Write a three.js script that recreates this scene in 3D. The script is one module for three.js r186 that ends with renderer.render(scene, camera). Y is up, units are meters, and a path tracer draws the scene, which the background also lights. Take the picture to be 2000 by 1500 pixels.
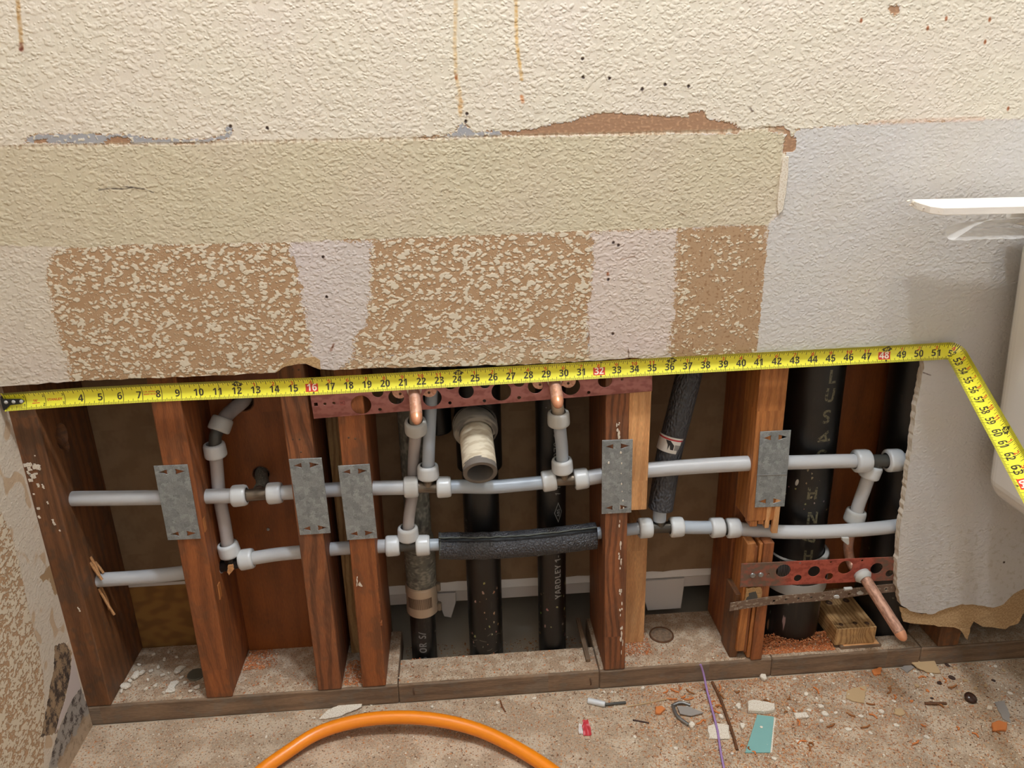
import * as THREE from 'three';
import { RoundedBoxGeometry } from 'three/addons/geometries/RoundedBoxGeometry.js';
import { mergeGeometries } from 'three/addons/utils/BufferGeometryUtils.js';
import { Brush, Evaluator, SUBTRACTION } from 'three-bvh-csg';

// All lengths below are inches on the wall (x along the wall from the left corner, y up from the floor, z out of the stud fronts into the room).
const IN = 0.0254;
const scene = new THREE.Scene();
const camera = new THREE.PerspectiveCamera(2 * Math.atan(750 / 1508.59) * 180 / Math.PI, 4 / 3, 0.02, 20);
camera.position.set(23.9512 * IN, 37.1662 * IN, 40.4384 * IN);
camera.rotation.set(-0.3592, -0.0724, -0.0194, 'YXZ');
scene.add(camera);
scene.background = new THREE.Color(0x000000);
const renderer = new THREE.WebGLRenderer();
renderer.toneMapping = THREE.LinearToneMapping;
renderer.toneMappingExposure = 1.0;
renderer.shadowMap.enabled = true;
// the two bulbs of the ceiling lamp that light the room (built with the lamp further down): [x, y, z, candela, colour]
const BULBS = [[29, 88, 20, 3.7, 0xe3f0ff], [44, 88, 20, 2.0, 0xfbf4e8]];

/* ---------- small tools ---------- */
let seed = 7;
const rnd = () => { seed = (seed * 1664525 + 1013904223) >>> 0; return seed / 4294967296; };
const rr = (a, b) => a + (b - a) * rnd();
const PERM = new Uint8Array(512);
{ const p = [...Array(256).keys()]; for (let i = 255; i > 0; i--) { const j = Math.floor(rnd() * (i + 1)); [p[i], p[j]] = [p[j], p[i]]; } for (let i = 0; i < 512; i++) PERM[i] = p[i & 255]; }
const GX = [], GY = []; for (let i = 0; i < 256; i++) { GX.push(Math.cos(i * 2.399)); GY.push(Math.sin(i * 2.399)); }
function pn(x, y) {
  const xi = Math.floor(x), yi = Math.floor(y), fx = x - xi, fy = y - yi, X = xi & 255, Y = yi & 255;
  const u = fx * fx * fx * (fx * (fx * 6 - 15) + 10), v = fy * fy * fy * (fy * (fy * 6 - 15) + 10);
  const a = PERM[PERM[X] + Y], b = PERM[PERM[(X + 1) & 255] + Y], c = PERM[PERM[X] + ((Y + 1) & 255)], d = PERM[PERM[(X + 1) & 255] + ((Y + 1) & 255)];
  const p = GX[a] * fx + GY[a] * fy, q = GX[b] * (fx - 1) + GY[b] * fy, r = GX[c] * fx + GY[c] * (fy - 1), s = GX[d] * (fx - 1) + GY[d] * (fy - 1);
  return ((p + (q - p) * u) + ((r + (s - r) * u) - (p + (q - p) * u)) * v) * 1.5;
}
const clamp = (v, a = 0, b = 1) => Math.min(b, Math.max(a, v));
const sst = (a, b, v) => { const t = clamp((v - a) / (b - a)); return t * t * (3 - 2 * t); };
const mix3 = (a, b, t) => [a[0] + (b[0] - a[0]) * t, a[1] + (b[1] - a[1]) * t, a[2] + (b[2] - a[2]) * t];
function dataTex(w, h, fn, srgb = true, wrap = THREE.RepeatWrapping) {   // fn(i, j) -> [r, g, b] 0..255, j = 0 at the bottom
  const d = new Uint8Array(w * h * 4);
  for (let j = 0; j < h; j++) for (let i = 0; i < w; i++) { const c = fn(i, j), k = (j * w + i) * 4; d[k] = clamp(c[0], 0, 255); d[k + 1] = clamp(c[1], 0, 255); d[k + 2] = clamp(c[2], 0, 255); d[k + 3] = 255; }
  const t = new THREE.DataTexture(d, w, h); t.magFilter = THREE.LinearFilter; t.minFilter = THREE.LinearFilter; t.wrapS = t.wrapT = wrap;
  if (srgb) t.colorSpace = THREE.SRGBColorSpace; t.needsUpdate = true; return t;
}
function canvasTex(w, h, draw) {
  const c = document.createElement('canvas'); c.width = w; c.height = h; const g = c.getContext('2d'); draw(g, w, h);
  const t = new THREE.CanvasTexture(c); t.colorSpace = THREE.SRGBColorSpace; t.wrapS = t.wrapT = THREE.ClampToEdgeWrapping; return t;
}
const STD = (o) => new THREE.MeshStandardMaterial(o);
const hex = (r, g, b) => new THREE.Color().setRGB(r / 255, g / 255, b / 255, THREE.SRGBColorSpace);
const V = (x, y, z) => new THREE.Vector3(x, y, z);

/* things and parts: geometry is written in wall inches, moved to the thing's base and turned into metres */
const taken = new Map(), BASES = new Map();
function numbered(n) { const k = taken.get(n) || 0; taken.set(n, k + 1); return k ? n + '_' + String(k).padStart(3, '0') : n; }
function setInfo(o, label, category, group, kind) {
  if (label) o.userData.label = label; if (category) o.userData.category = category; if (group) o.userData.group = group; if (kind) o.userData.kind = kind; return o;
}
function thing(name, label, category, base, group, kind) {
  const o = new THREE.Group(); o.name = numbered(name); o.position.set(base[0] * IN, base[1] * IN, base[2] * IN);
  scene.add(o); BASES.set(o, base); return setInfo(o, label, category, group, kind);
}
function fin(geo, base, mat, name) {
  geo.translate(-base[0], -base[1], -base[2]); geo.scale(IN, IN, IN);
  const m = new THREE.Mesh(geo, mat); m.name = name; m.castShadow = m.receiveShadow = true; return m;
}
function part(t, name, geo, mat, label) { const m = fin(geo, BASES.get(t), mat, name); BASES.set(m, BASES.get(t)); t.add(m); if (label) m.userData.label = label; return m; }
function solo(name, geo, mat, base, label, category, group, kind) {
  const m = fin(geo, base, mat, numbered(name)); m.position.set(base[0] * IN, base[1] * IN, base[2] * IN); scene.add(m); BASES.set(m, base); return setInfo(m, label, category, group, kind);
}
const merge = (list) => mergeGeometries(list.map((g) => (g.index ? g.toNonIndexed() : g)).map((g) => { for (const k of Object.keys(g.attributes)) if (!['position', 'normal', 'uv'].includes(k)) g.deleteAttribute(k); return g; }));

/* uv in inches over a texture of su x sv inches, grain running along the axis 'grain' */
function uvBox(geo, grain = 'y', su = 6, sv = 24, ou = 0, ov = 0) {
  const g = geo.index ? geo.toNonIndexed() : geo; const p = g.attributes.position, n = g.attributes.normal, uv = new Float32Array(p.count * 2);
  for (let f = 0; f < p.count; f += 3) {
    const a = [0, 1, 2].map((k) => Math.abs(n.getX(f + k)) ), b = [0, 1, 2].map((k) => Math.abs(n.getY(f + k))), c = [0, 1, 2].map((k) => Math.abs(n.getZ(f + k)));
    const nx = a[0] + a[1] + a[2], ny = b[0] + b[1] + b[2], nz = c[0] + c[1] + c[2];
    for (let k = 0; k < 3; k++) {
      const x = p.getX(f + k), y = p.getY(f + k), z = p.getZ(f + k); let u, v;
      if (grain === 'y') { v = y; u = nx > ny && nx > nz ? z : x; if (ny > nx && ny > nz) { u = x; v = z; } }
      else if (grain === 'x') { v = x; u = ny > nz ? z : y; if (nx > ny && nx > nz) { u = y * 2; v = z * .3; } }
      else { v = z; u = nx > ny ? y : x; if (nz > nx && nz > ny) { u = x * 1.2; v = y * 3.1; } }
      uv[(f + k) * 2] = u / su + ou; uv[(f + k) * 2 + 1] = v / sv + ov;
    }
  }
  g.setAttribute('uv', new THREE.BufferAttribute(uv, 2)); return g;
}
function wood(x0, x1, y0, y1, z0, z1, o = {}) {
  const g = new RoundedBoxGeometry(x1 - x0, y1 - y0, z1 - z0, 2, o.r ?? 0.09); g.translate((x0 + x1) / 2, (y0 + y1) / 2, (z0 + z1) / 2);
  const p = g.attributes.position;
  if (o.skew) for (let i = 0; i < p.count; i++) p.setX(i, p.getX(i) + o.skew * (p.getY(i) - 1.5));
  if (o.wob) for (let i = 0; i < p.count; i++) { const w = o.wob; p.setX(i, p.getX(i) + w * pn(p.getX(i) * .8 + 3, p.getY(i) * .7)); p.setZ(i, p.getZ(i) + w * pn(p.getX(i) * .9 + 9, p.getY(i) * .6 + p.getZ(i))); }
  return uvBox(g, o.grain || 'y', o.su || 6, o.sv || 24, o.ou ?? rnd(), o.ov ?? rnd());
}
function box(x0, x1, y0, y1, z0, z1, r = 0) {
  const g = r ? new RoundedBoxGeometry(x1 - x0, y1 - y0, z1 - z0, 2, r) : new THREE.BoxGeometry(x1 - x0, y1 - y0, z1 - z0); g.translate((x0 + x1) / 2, (y0 + y1) / 2, (z0 + z1) / 2); return g;
}
const UP = V(0, 1, 0);
function aim(g, a, b) {   // geometry along +y from the origin is laid from a towards b
  const d = V(b[0] - a[0], b[1] - a[1], b[2] - a[2]).normalize(); g.applyQuaternion(new THREE.Quaternion().setFromUnitVectors(UP, d)); g.translate(a[0], a[1], a[2]); return g;
}
const dist = (a, b) => Math.hypot(a[0] - b[0], a[1] - b[1], a[2] - b[2]);
const lerp3 = (a, b, t) => [a[0] + (b[0] - a[0]) * t, a[1] + (b[1] - a[1]) * t, a[2] + (b[2] - a[2]) * t];
function lathe(a, b, prof, seg = 28) { return aim(new THREE.LatheGeometry(prof.map(([r, y]) => new THREE.Vector2(r, y)), seg), a, b); }
function cyl(a, b, r0, r1 = r0, seg = 24, bev = 0.03) {
  const L = dist(a, b); return lathe(a, b, [[0.0005, 0], [r0 - bev, 0], [r0, bev], [r1, L - bev], [r1 - bev, L], [0.0005, L]], seg);
}
function tube(pts, r, seg = 40, rad = 18) {
  const c = new THREE.CatmullRomCurve3(pts.map((p) => V(...p)), false, 'centripetal'); const g = new THREE.TubeGeometry(c, seg, r, rad, false);
  const cap = (t, flip) => { const d = new THREE.CircleGeometry(r, rad); const dir = c.getTangentAt(t).multiplyScalar(flip); d.applyQuaternion(new THREE.Quaternion().setFromUnitVectors(V(0, 0, 1), dir)); const p = c.getPointAt(t); d.translate(p.x, p.y, p.z); return d; };
  return merge([g, cap(0, -1), cap(1, 1)]);
}
function shapeOf(pts, holes = []) {
  const s = new THREE.Shape(pts.map(([x, y]) => new THREE.Vector2(x, y)));
  for (const h of holes) { const p = new THREE.Path(); if (h.length === 3 && typeof h[0] === 'number') p.absarc(h[0], h[1], h[2], 0, Math.PI * 2, true); else h.forEach(([x, y], i) => (i ? p.lineTo(x, y) : p.moveTo(x, y))); if (Array.isArray(h[0])) p.closePath(); s.holes.push(p); }
  return s;
}
function slab(pts, holes, z0, t, bev = 0, seg = 10) {
  const g = new THREE.ExtrudeGeometry(shapeOf(pts, holes), { depth: t - 2 * bev, bevelEnabled: bev > 0, bevelSize: bev, bevelThickness: bev, bevelOffset: -bev, bevelSegments: 1, curveSegments: seg }); g.translate(0, 0, z0 + bev); return g;
}
function rough(pts, step = 0.25, amp = 0.05) {   // a torn outline: every edge is cut into short steps that wander
  const out = []; for (let i = 0; i < pts.length; i++) { const a = pts[i], b = pts[(i + 1) % pts.length], L = Math.hypot(b[0] - a[0], b[1] - a[1]), n = Math.max(1, Math.round(L / step)); for (let k = 0; k < n; k++) { const t = k / n; out.push([a[0] + (b[0] - a[0]) * t + (k ? rr(-amp, amp) : 0), a[1] + (b[1] - a[1]) * t + (k ? rr(-amp, amp) : 0)]); } } return out;
}
function chip(rx, ry, rz, n = 9) {   // a broken flake: irregular outline, thin, with bevelled rim
  const pts = []; for (let i = 0; i < n; i++) { const a = i / n * Math.PI * 2, k = rr(.68, 1.1); pts.push([Math.cos(a) * rx * k, Math.sin(a) * rz * k]); }
  const g = slab(pts, [], 0, ry, Math.min(rx, rz, ry) * .22); g.rotateX(-Math.PI / 2); const p = g.attributes.position; for (let i = 0; i < p.count; i++) p.setY(i, Math.max(0, p.getY(i) * (1 + .5 * pn(p.getX(i) * 2 + rx * 9, p.getZ(i) * 2)))); g.computeVertexNormals(); return g;
}

/* ---------- procedural materials ---------- */
// painted plaster wall: texture over x -1..63, y -1..47 inches, 32 texels per inch
const WX0 = -1, WY0 = -1, WPI = 32, WW = 2048, WH = 1536;
const LEDGE = [[1.86,35.23],[2.79,35.24],[5.59,35.24],[7.48,35.24],[10.57,35.22],[13.21,35.21],[16.13,35.21],[19.57,35.21],[22.55,35.19],[24.56,35.19],[26.58,35.2],[29.13,35.21],[32.21,35.19],[34.81,35.21],[37.43,35.2],[39.01,35.24],[40.2,35.32],[40.89,35.1]];
const ZONES = [   // painted areas, as outlines on the wall; later ones lie over earlier ones
  [1, [...LEDGE, ...[[40.95,34.06],[41.03,31.48],[40.56,30.43],[35.75,30.39],[31.27,30.42],[27,30.37],[23.05,30.37],[19.92,30.33],[15.55,30.32],[9.75,30.4],[6.02,30.37],[1.64,30.47],[0.2,30.51]]]],
  [2, [[0.25,30.71],[4.32,30.48],[6.02,30.37],[15.55,30.32],[19.92,30.33],[31.27,30.42],[35.75,30.39],[40.56,30.43],[40.84,21.15],[-2.1,21.48]]],
  [4, [[15.42,30.32],[20.05,30.36],[19.67,27.89],[19.14,25.69],[18.32,24.01],[18.24,23.13],[15.79,23.25]]],
  [5, [[31,30.4],[35.88,30.41],[35.79,27.3],[35.63,25.01],[35.62,22.63],[30.85,22.85]]],
  [3, [[4.17,30.36],[6.02,30.37],[7.77,30.47],[9.75,30.4],[15.55,30.32],[15.92,29.1],[16,27.48],[16.1,25.54],[16.16,24.11],[15.7,22.37],[3.47,22.96],[3.57,24.67],[3.43,25.79],[3.53,27.42],[3.51,29.01]]],
  [10, [[18.5,25.15],[31.09,25.2],[31.14,22.53],[16.85,22.9],[18.32,24.01]]],
  [3, [[19.92,30.33],[23.05,30.39],[27,30.37],[31.14,30.45],[31.31,28.56],[31.07,26.35],[31.02,24.5],[29.41,24.63],[24.12,24.57],[21.34,24.22],[19.13,23.97],[18.43,24.29],[18.5,25.15],[19.06,25.7],[19.55,27.35],[19.6,28.97]]],
  [6, [[35.67,30.37],[37.8,30.46],[40.42,30.43],[40.64,28.79],[40.61,27.12],[40.78,22.39],[35.65,22.63],[35.69,25.01],[35.73,27.3]]],
  [7, [[41.54,35.24],[45.41,35.43],[49.49,35.47],[59.24,35.47],[80.39,-11.32],[51.99,-8.4],[40.66,23.01],[40.63,23.31],[40.61,27.12],[40.61,28.8],[40.56,30.43],[41.06,30.95],[41.03,33.29],[41.14,34.05]]],
  [9, [[3.87,35.4],[4.3,35.76],[5.48,35.8],[8.75,35.71],[9.9,35.49],[11.32,35.42],[12.28,35.39],[13.22,35.61],[13.37,35.93],[13.61,36],[13.65,35.76],[13.41,35.42],[12.24,35.18],[8.42,35.22]]],
  [9, [[22.05,35.25],[23.56,35.29],[24.19,35.46],[24.59,35.89],[24.79,35.88],[25.2,35.44],[26.46,35.51],[26.53,35.22],[24.55,35.15]]],
  [8, [[7.63,35.4],[7.89,35.54],[8.73,35.59],[8.86,35.26],[7.63,35.26]]],
  [8, [[4.39,35.52],[4.97,35.6],[5.01,35.37],[4.4,35.36]]],
  [8, [[22.43,35.26],[23.31,35.32],[23.3,35.17],[22.42,35.17]]],
  [8, [[26.46,35.44],[28.36,35.54],[29.13,35.79],[29.89,35.82],[30.27,35.96],[31.29,36.18],[32.44,36.2],[33.73,36.06],[35.81,35.94],[37.13,35.8],[38.19,35.6],[38.74,35.3],[38.5,35.06],[34.81,35.14],[29.64,35.15],[26.58,35.2]]],
  [8, [[35.93,36.13],[36.7,36.21],[36.91,35.82],[35.95,35.84]]],
  [8, [[39.93,35.37],[40.86,35.4],[41.3,35.05],[41.63,34.67],[41.59,34.14],[41,34.08],[40.89,34.56],[41.04,34.95],[40.08,35.17]]],
  [8, [[45.5,40.82],[46.09,40.88],[46.1,40.5],[45.83,40.41],[45.54,40.59]]],
];
const COLS = { 0: [221, 212, 193], 1: [204, 193, 165], 2: [212, 201, 183], 3: [182, 150, 116], 4: [208, 198, 190], 5: [211, 197, 185], 6: [178, 146, 112], 7: [206, 203, 200], 8: [162, 124, 94], 9: [162, 162, 166], 10: [200, 176, 148] };
const TEARS = new Set([8]);
const STREAKS = [   // rust runs and dirt: [outline, half width, colour, strength]
  [[[5.24,42.71],[4.99,41.08],[4.88,40.24],[4.76,39.5]], .09, [176, 128, 66], .8], [[[4.77,39.65],[4.75,39.48]], .1, [96, 40, 28], 1],
  [[[24.7,42.57],[24.55,40.87],[24.44,39.34],[24.45,37.98],[24.59,37.29],[24.58,36.24]], .09, [206, 160, 92], .55], [[[24.43,38.07],[24.45,37.91]], .07, [150, 80, 36], .9],
  [[[27.36,42.55],[27.38,40.84],[27.38,39.52],[27.49,38.62],[27.61,37.82]], .08, [206, 152, 70], .75], [[[27.59,37.05],[27.64,36.79]], .08, [190, 100, 40], .9],
  [[[24.51,37.06],[24.65,36.83],[24.59,36.48]], .12, [208, 150, 84], .5],
  [[[6.9,33.16],[7.44,33.22],[8.04,33.18],[8.44,33.24],[9.03,33.15]], .035, [60, 50, 42], .9], [[[8.06,33.3],[8.58,33.24],[9.07,33.13],[9.45,32.97]], .025, [60, 50, 42], .8],
  [[[32.75,28.87],[33.49,29.04]], .035, [120, 84, 60], .9], [[[35.69,31.29],[36.12,31.04]], .03, [110, 84, 60], .9], [[[33.31,23.87],[33.36,23.42]], .035, [90, 60, 40], .9],
  [[[50.56,21.72],[51.12,21.51]], .03, [70, 50, 40], .9],
  [[[17.37,24.86],[17.17,24.49]], .06, [110, 62, 40], .9], [[[45.41,35.45],[49.48,35.52],[51.4,35.53]], .12, [208, 170, 146], .6], [[[39.05,36.27],[39.19,36.14]], .05, [80, 60, 50], .9],
];
const DOTS = [...[[17.28,29.53],[17.25,27.44],[32.31,29.78],[32.59,29.63],[32.43,24.79],[30.56,38.68],[30.6,37.86],[31.89,37.79],[33.53,37.27],[34.67,37.46],[35.85,37.35],[15.28,35.84],[13.56,35.95],[24.84,35.95],[24.9,36.3],[58.39,8.36],[32.09,27.82]]];
const RUST = [...[[44.23,40.2],[48.54,40.24],[47.67,39.82],[50.76,39.16],[52.65,36],[50.79,40.17],[32.06,28.13]]];
const zc = document.createElement('canvas'); zc.width = 1024; zc.height = 768; const zg = zc.getContext('2d');
zg.fillStyle = 'rgb(0,0,0)'; zg.fillRect(0, 0, 1024, 768);
for (const [code, pts] of ZONES) { zg.fillStyle = `rgb(${code * 20},0,0)`; zg.beginPath(); pts.forEach(([x, y], i) => { const a = (x - WX0) * 16, b = 768 - (y - WY0) * 16; i ? zg.lineTo(a, b) : zg.moveTo(a, b); }); zg.fill(); }
const zd = zg.getImageData(0, 0, 1024, 768).data;
const zoneAt = (x, y) => { const i = clamp(Math.floor((x - WX0) * 16), 0, 1023), j = clamp(Math.floor(768 - (y - WY0) * 16), 0, 767); return Math.round(zd[(j * 1024 + i) * 4] / 20); };
const segD = (x, y, a, b) => { const dx = b[0] - a[0], dy = b[1] - a[1], t = clamp(((x - a[0]) * dx + (y - a[1]) * dy) / (dx * dx + dy * dy + 1e-9)); return Math.hypot(x - a[0] - dx * t, y - a[1] - dy * t); };
const lineD = (x, y, pts) => { let d = 9; for (let i = 1; i < pts.length; i++) d = Math.min(d, segD(x, y, pts[i - 1], pts[i])); return d; };
const bbox = (pts, m) => [Math.min(...pts.map((p) => p[0])) - m, Math.max(...pts.map((p) => p[0])) + m, Math.min(...pts.map((p) => p[1])) - m, Math.max(...pts.map((p) => p[1])) + m];
const SB = STREAKS.map((s) => bbox(s[0], .4)), LB = bbox(LEDGE, .3);
// sprayed texture and left-over paint specks are laid down drop by drop into a height field
function dropField(W, Hh, ppi, n, size, lump) {
  const F = new Float32Array(W * Hh);
  const drop = (cx, cy, rx, ry, rot, h) => {
    const R = Math.max(rx, ry) * ppi, x0 = Math.max(0, Math.floor(cx - R)), x1 = Math.min(W - 1, Math.ceil(cx + R)), y0 = Math.max(0, Math.floor(cy - R)), y1 = Math.min(Hh - 1, Math.ceil(cy + R)), c = Math.cos(rot), s = Math.sin(rot);
    for (let y = y0; y <= y1; y++) for (let x = x0; x <= x1; x++) { const dx = (x + .5 - cx) / ppi, dy = (y + .5 - cy) / ppi, u = (dx * c + dy * s) / rx, v = (dy * c - dx * s) / ry, d = u * u + v * v; if (d < 1) { const k = y * W + x, q = h * Math.sqrt(1 - d); if (q > F[k]) F[k] = q; } }
  };
  for (let i = 0; i < n; i++) { const r = size(), cx = rnd() * W, cy = rnd() * Hh, rot = rr(-.6, .9), m = lump ? 1 + Math.floor(rnd() * 4 * Math.min(1, r / .1)) : 1; for (let k = 0; k < m; k++) drop(cx + (k ? rr(-1, 1) * r * ppi * 1.2 : 0), cy + (k ? rr(-1, 1) * r * ppi * .8 : 0), r * rr(.9, 1.5), r * rr(.55, .95), rot, rr(.55, 1)); }
  return F;
}
const peelF = dropField(2048, 1536, WPI, 120000, () => .045 + .085 * Math.pow(rnd(), 1.6), false), fleckF = dropField(2048, 1536, WPI, 190000, () => .014 + .1 * Math.pow(rnd(), 3.6), true);
const fieldAt = (F, x, y) => { const i = ((Math.floor((x - WX0) * WPI) % 2048) + 2048) % 2048, j = ((Math.floor((y - WY0) * WPI) % 1536) + 1536) % 1536; return F[j * 2048 + i]; };
function plaster(x, y) { return .1 + .62 * fieldAt(peelF, x, y) * (.55 + .45 * sst(-.3, .3, pn(x * 2.8 + y * .6, y * 3.9))) + .12 * sst(-.35, .35, pn(x * 1.9, y * 2.6)) + .05 * pn(x * 12, y * 12); }
function flecks(x, y, cut) { return sst(cut, cut + .12, fieldAt(fleckF, x, y) * (.85 + .5 * pn(x * .8, y * 1.1))); }

const wallBump = new Uint8Array(WW * WH * 4);
const wallMap = dataTex(WW, WH, (i, j) => {
  const x = WX0 + (i + .5) / WPI, y = WY0 + (j + .5) / WPI, k = (j * WW + i) * 4;
  const jx = x + .07 * pn(x * 4, y * 4) + .05 * pn(x * 11, y * 11), jy = y + .05 * pn(x * 4 + 50, y * 4) + .04 * pn(x * 11 + 8, y * 11);
  const e1 = pn(x * 2.3 + 70, y * 2.3), e2 = pn(x * 7 + 20, y * 7), e3 = pn(x * 17, y * 17 + 6); const z0 = zoneAt(jx, jy), zb = zoneAt(x + .16 * e1 + .16 * e2 + .14 * e3, y + .1 * pn(x * 2.3, y * 2.3 + 30) + .13 * pn(x * 7, y * 7 + 50) + .12 * pn(x * 17 + 9, y * 17)), z = [2, 3, 4, 5, 6, 10].includes(zb) && [2, 3, 4, 5, 6, 10].includes(z0) ? zb : z0; let c = COLS[z], h = plaster(x, y);
  if (z === 3 || z === 10) { const f = flecks(x, y, z === 3 ? .16 : .02); c = mix3(mix3(c, [172, 136, 100], .5 + .5 * pn(x * .8, y * 1.1)), [218, 205, 182], f); h = .12 + .55 * f + .1 * fieldAt(fleckF, x, y) * f + .04 * pn(x * 20, y * 20); }
  else if (z === 6) { const f = flecks(x + 7, y, .5); c = mix3(mix3(c, [146, 106, 72], .8 * sst(.3, .6, pn(x * 6, y * 7) + .4 * pn(x * 15, y * 15))), [218, 205, 182], f); h = .15 + .55 * f + .05 * pn(x * 9, y * 9); }
  else if (TEARS.has(z)) { const n = pn(x * 6, y * 9); c = mix3(c, [186, 146, 112], sst(.15, .5, n)); h = -.35 + .1 * n + .05 * pn(x * 25, y * 25); }
  else if (z === 9) { const f = sst(.22, .5, pn(x * 6, y * 5) + .3 * pn(x * 14, y * 14)); c = mix3(c, COLS[0], f); h = .25 + .35 * f; }
  else if (z === 7) { h = .15 + .62 * h; const n = .5 + .5 * pn(x * .25, y * .3); c = mix3(c, [208, 196, 180], n * .5); }
  else { const n = .5 + .5 * pn(x * .22 + 5, y * .3), n2 = pn(x * .9, y * 1.1); c = mix3(c, [Math.min(255, c[0] + 2), c[1] - 1, c[2] - 4 + 8 * n], n); c = [c[0] + 3 * n2, c[1] + 3 * n2, c[2] + 3 * n2]; }
  if (x > LB[0] && x < LB[1] && y > LB[2] && y < LB[3]) { const d = lineD(x, y + .03 * pn(x * 7, 3), LEDGE); if (d < .16) { const m = sst(.16, .04, d) * (.55 + .45 * pn(x * 2.3, 9)); c = mix3(c, pn(x * 5, 1) > .1 ? [176, 150, 120] : [214, 200, 174], clamp(m)); h -= .3 * sst(.09, .02, d); } }
  for (let s = 0; s < STREAKS.length; s++) { const b = SB[s]; if (x > b[0] && x < b[1] && y > b[2] && y < b[3]) { const S = STREAKS[s], d = lineD(x + .03 * pn(x * 9, y * 6), y, S[0]); c = mix3(c, S[2], S[3] * sst(S[1] * 1.5, S[1] * .4, d) * (.65 + .5 * pn(x * 5, y * 7))); } }
  for (const p of DOTS) { if (Math.abs(x - p[0]) < .3 && Math.abs(y - p[1]) < .3) { const d = Math.hypot(x - p[0], y - p[1]); c = mix3(c, [52, 36, 28], sst(.1, .045, d + .03 * pn(x * 14, y * 14))); h += -.8 * sst(.1, .04, d) + .25 * sst(.2, .11, d); } }
  for (const p of RUST) { if (Math.abs(x - p[0]) < .3 && Math.abs(y - p[1]) < .3) { const d = Math.hypot((x - p[0]) * 1.6, y - p[1]); c = mix3(c, [150, 84, 48], .9 * sst(.16, .05, d)); } }
  if (y < 11.5 && x > 53) { const n = pn(x * 3, y * 3) + .5 * pn(x * 9, y * 9); c = mix3(c, [176, 166, 148], .4 * sst(.2, .7, n)); }
  const hb = clamp(h * .55 + .35) * 255; wallBump[k] = wallBump[k + 1] = wallBump[k + 2] = hb; wallBump[k + 3] = 255;
  return c;
}, true, THREE.MirroredRepeatWrapping);
const wallBumpTex = new THREE.DataTexture(wallBump, WW, WH); wallBumpTex.magFilter = wallBumpTex.minFilter = THREE.LinearFilter; wallBumpTex.wrapS = wallBumpTex.wrapT = THREE.MirroredRepeatWrapping; wallBumpTex.needsUpdate = true;
const M = {};
M.wall = STD({ map: wallMap, bumpMap: wallBumpTex, bumpScale: 0.0024, roughness: .6 });
// left wall: texture over z 0..10, y -1..25
const LPX = 72;
const MOLD = [[1.54,7.46],[0.61,6.96],[0.15,5.83],[0.84,4.68],[2.05,3.84],[3.45,2.81],[4.87,3.92],[3.66,4.96],[2.91,5.76],[2.23,6.27]];
const leftBump = new Uint8Array(720 * 1872 * 4);
const inPoly = (x, y, pts) => { let r = false; for (let i = 0, j = pts.length - 1; i < pts.length; j = i++) if ((pts[i][1] > y) !== (pts[j][1] > y) && x < (pts[j][0] - pts[i][0]) * (y - pts[i][1]) / (pts[j][1] - pts[i][1]) + pts[i][0]) r = !r; return r; };
const BROWN_L = [[3.27,18.57],[2.52,15.7],[2.59,13.5],[2.91,10.72],[2.92,8.65],[3.22,6.76],[4.06,4.61],[5.38,2.21],[17.45,15.11],[13.81,23.43]];
const PAPER_L = [[0.05,5.74],[0.15,3.21],[1.24,3.29],[3.64,2.92],[2.87,3.47],[1.89,3.89],[0.89,4.72]];
const GREY_L = [[0.15,3.21],[0.02,1.97],[-0.22,0.01],[2.63,-0.74],[4.99,1.79],[3.45,2.81],[1.37,3.29]];
const TAN_L = [[1.18,11.94],[0.01,11.97],[-0.1,11.16],[-0.12,9.72],[0.34,10.23],[0.34,11.29],[1.02,11.52]];
const leftMap = dataTex(720, 1872, (i, j) => {
  const z = i / LPX, y = j / LPX - 1, k = (j * 720 + i) * 4, jz = z + .08 * pn(z * 5, y * 5) + .04 * pn(z * 14, y * 14), jy = y + .08 * pn(z * 5 + 30, y * 5);
  let c = [208, 194, 174], h = .15 + .7 * plaster(z + 20, y);
  if (inPoly(jz, jy, BROWN_L)) { const f = Math.max(flecks(z + 3, y, .1), flecks(z + 23, y + 6, .14)); c = mix3([176, 140, 104], [214, 198, 172], f); h = .12 + .62 * f; }
  else { const n = sst(.32, .5, pn(z * 1.3 + 4, y * .8)); c = mix3(c, [190, 160, 126], n * .8); h *= 1 - .5 * n; }
  if (inPoly(jz, jy, TAN_L)) { c = [164, 134, 98]; h = .1; }
  if (inPoly(jz, jy, MOLD)) { const n = pn(z * 2.2, y * 1.4) + .5 * pn(z * 6, y * 5) + .5 * pn(z * 17, y * 15); c = mix3([156, 130, 100], [64, 52, 44], sst(-.35, .55, n)); h = .1 + .2 * n; }
  if (inPoly(jz, jy, GREY_L)) { const n = pn(z * 2 + 8, y * 2) + .5 * pn(z * 7, y * 7) + .4 * pn(z * 17, y * 17); c = mix3([156, 148, 138], [70, 60, 54], sst(-.1, .7, n)); if (y < 1.2 + .4 * n) c = mix3(c, [186, 156, 122], .7); h = .1 + .2 * n; }
  if (inPoly(z + .02 * pn(z * 9, y * 9), y, PAPER_L)) { c = [198, 184, 176]; h = .4; }
  const hb = clamp(h * .6 + .2) * 255; leftBump[k] = leftBump[k + 1] = leftBump[k + 2] = hb; leftBump[k + 3] = 255; return c;
}, true, THREE.MirroredRepeatWrapping);
const leftBumpTex = new THREE.DataTexture(leftBump, 720, 1872); leftBumpTex.magFilter = leftBumpTex.minFilter = THREE.LinearFilter; leftBumpTex.wrapS = leftBumpTex.wrapT = THREE.MirroredRepeatWrapping; leftBumpTex.needsUpdate = true;
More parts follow.
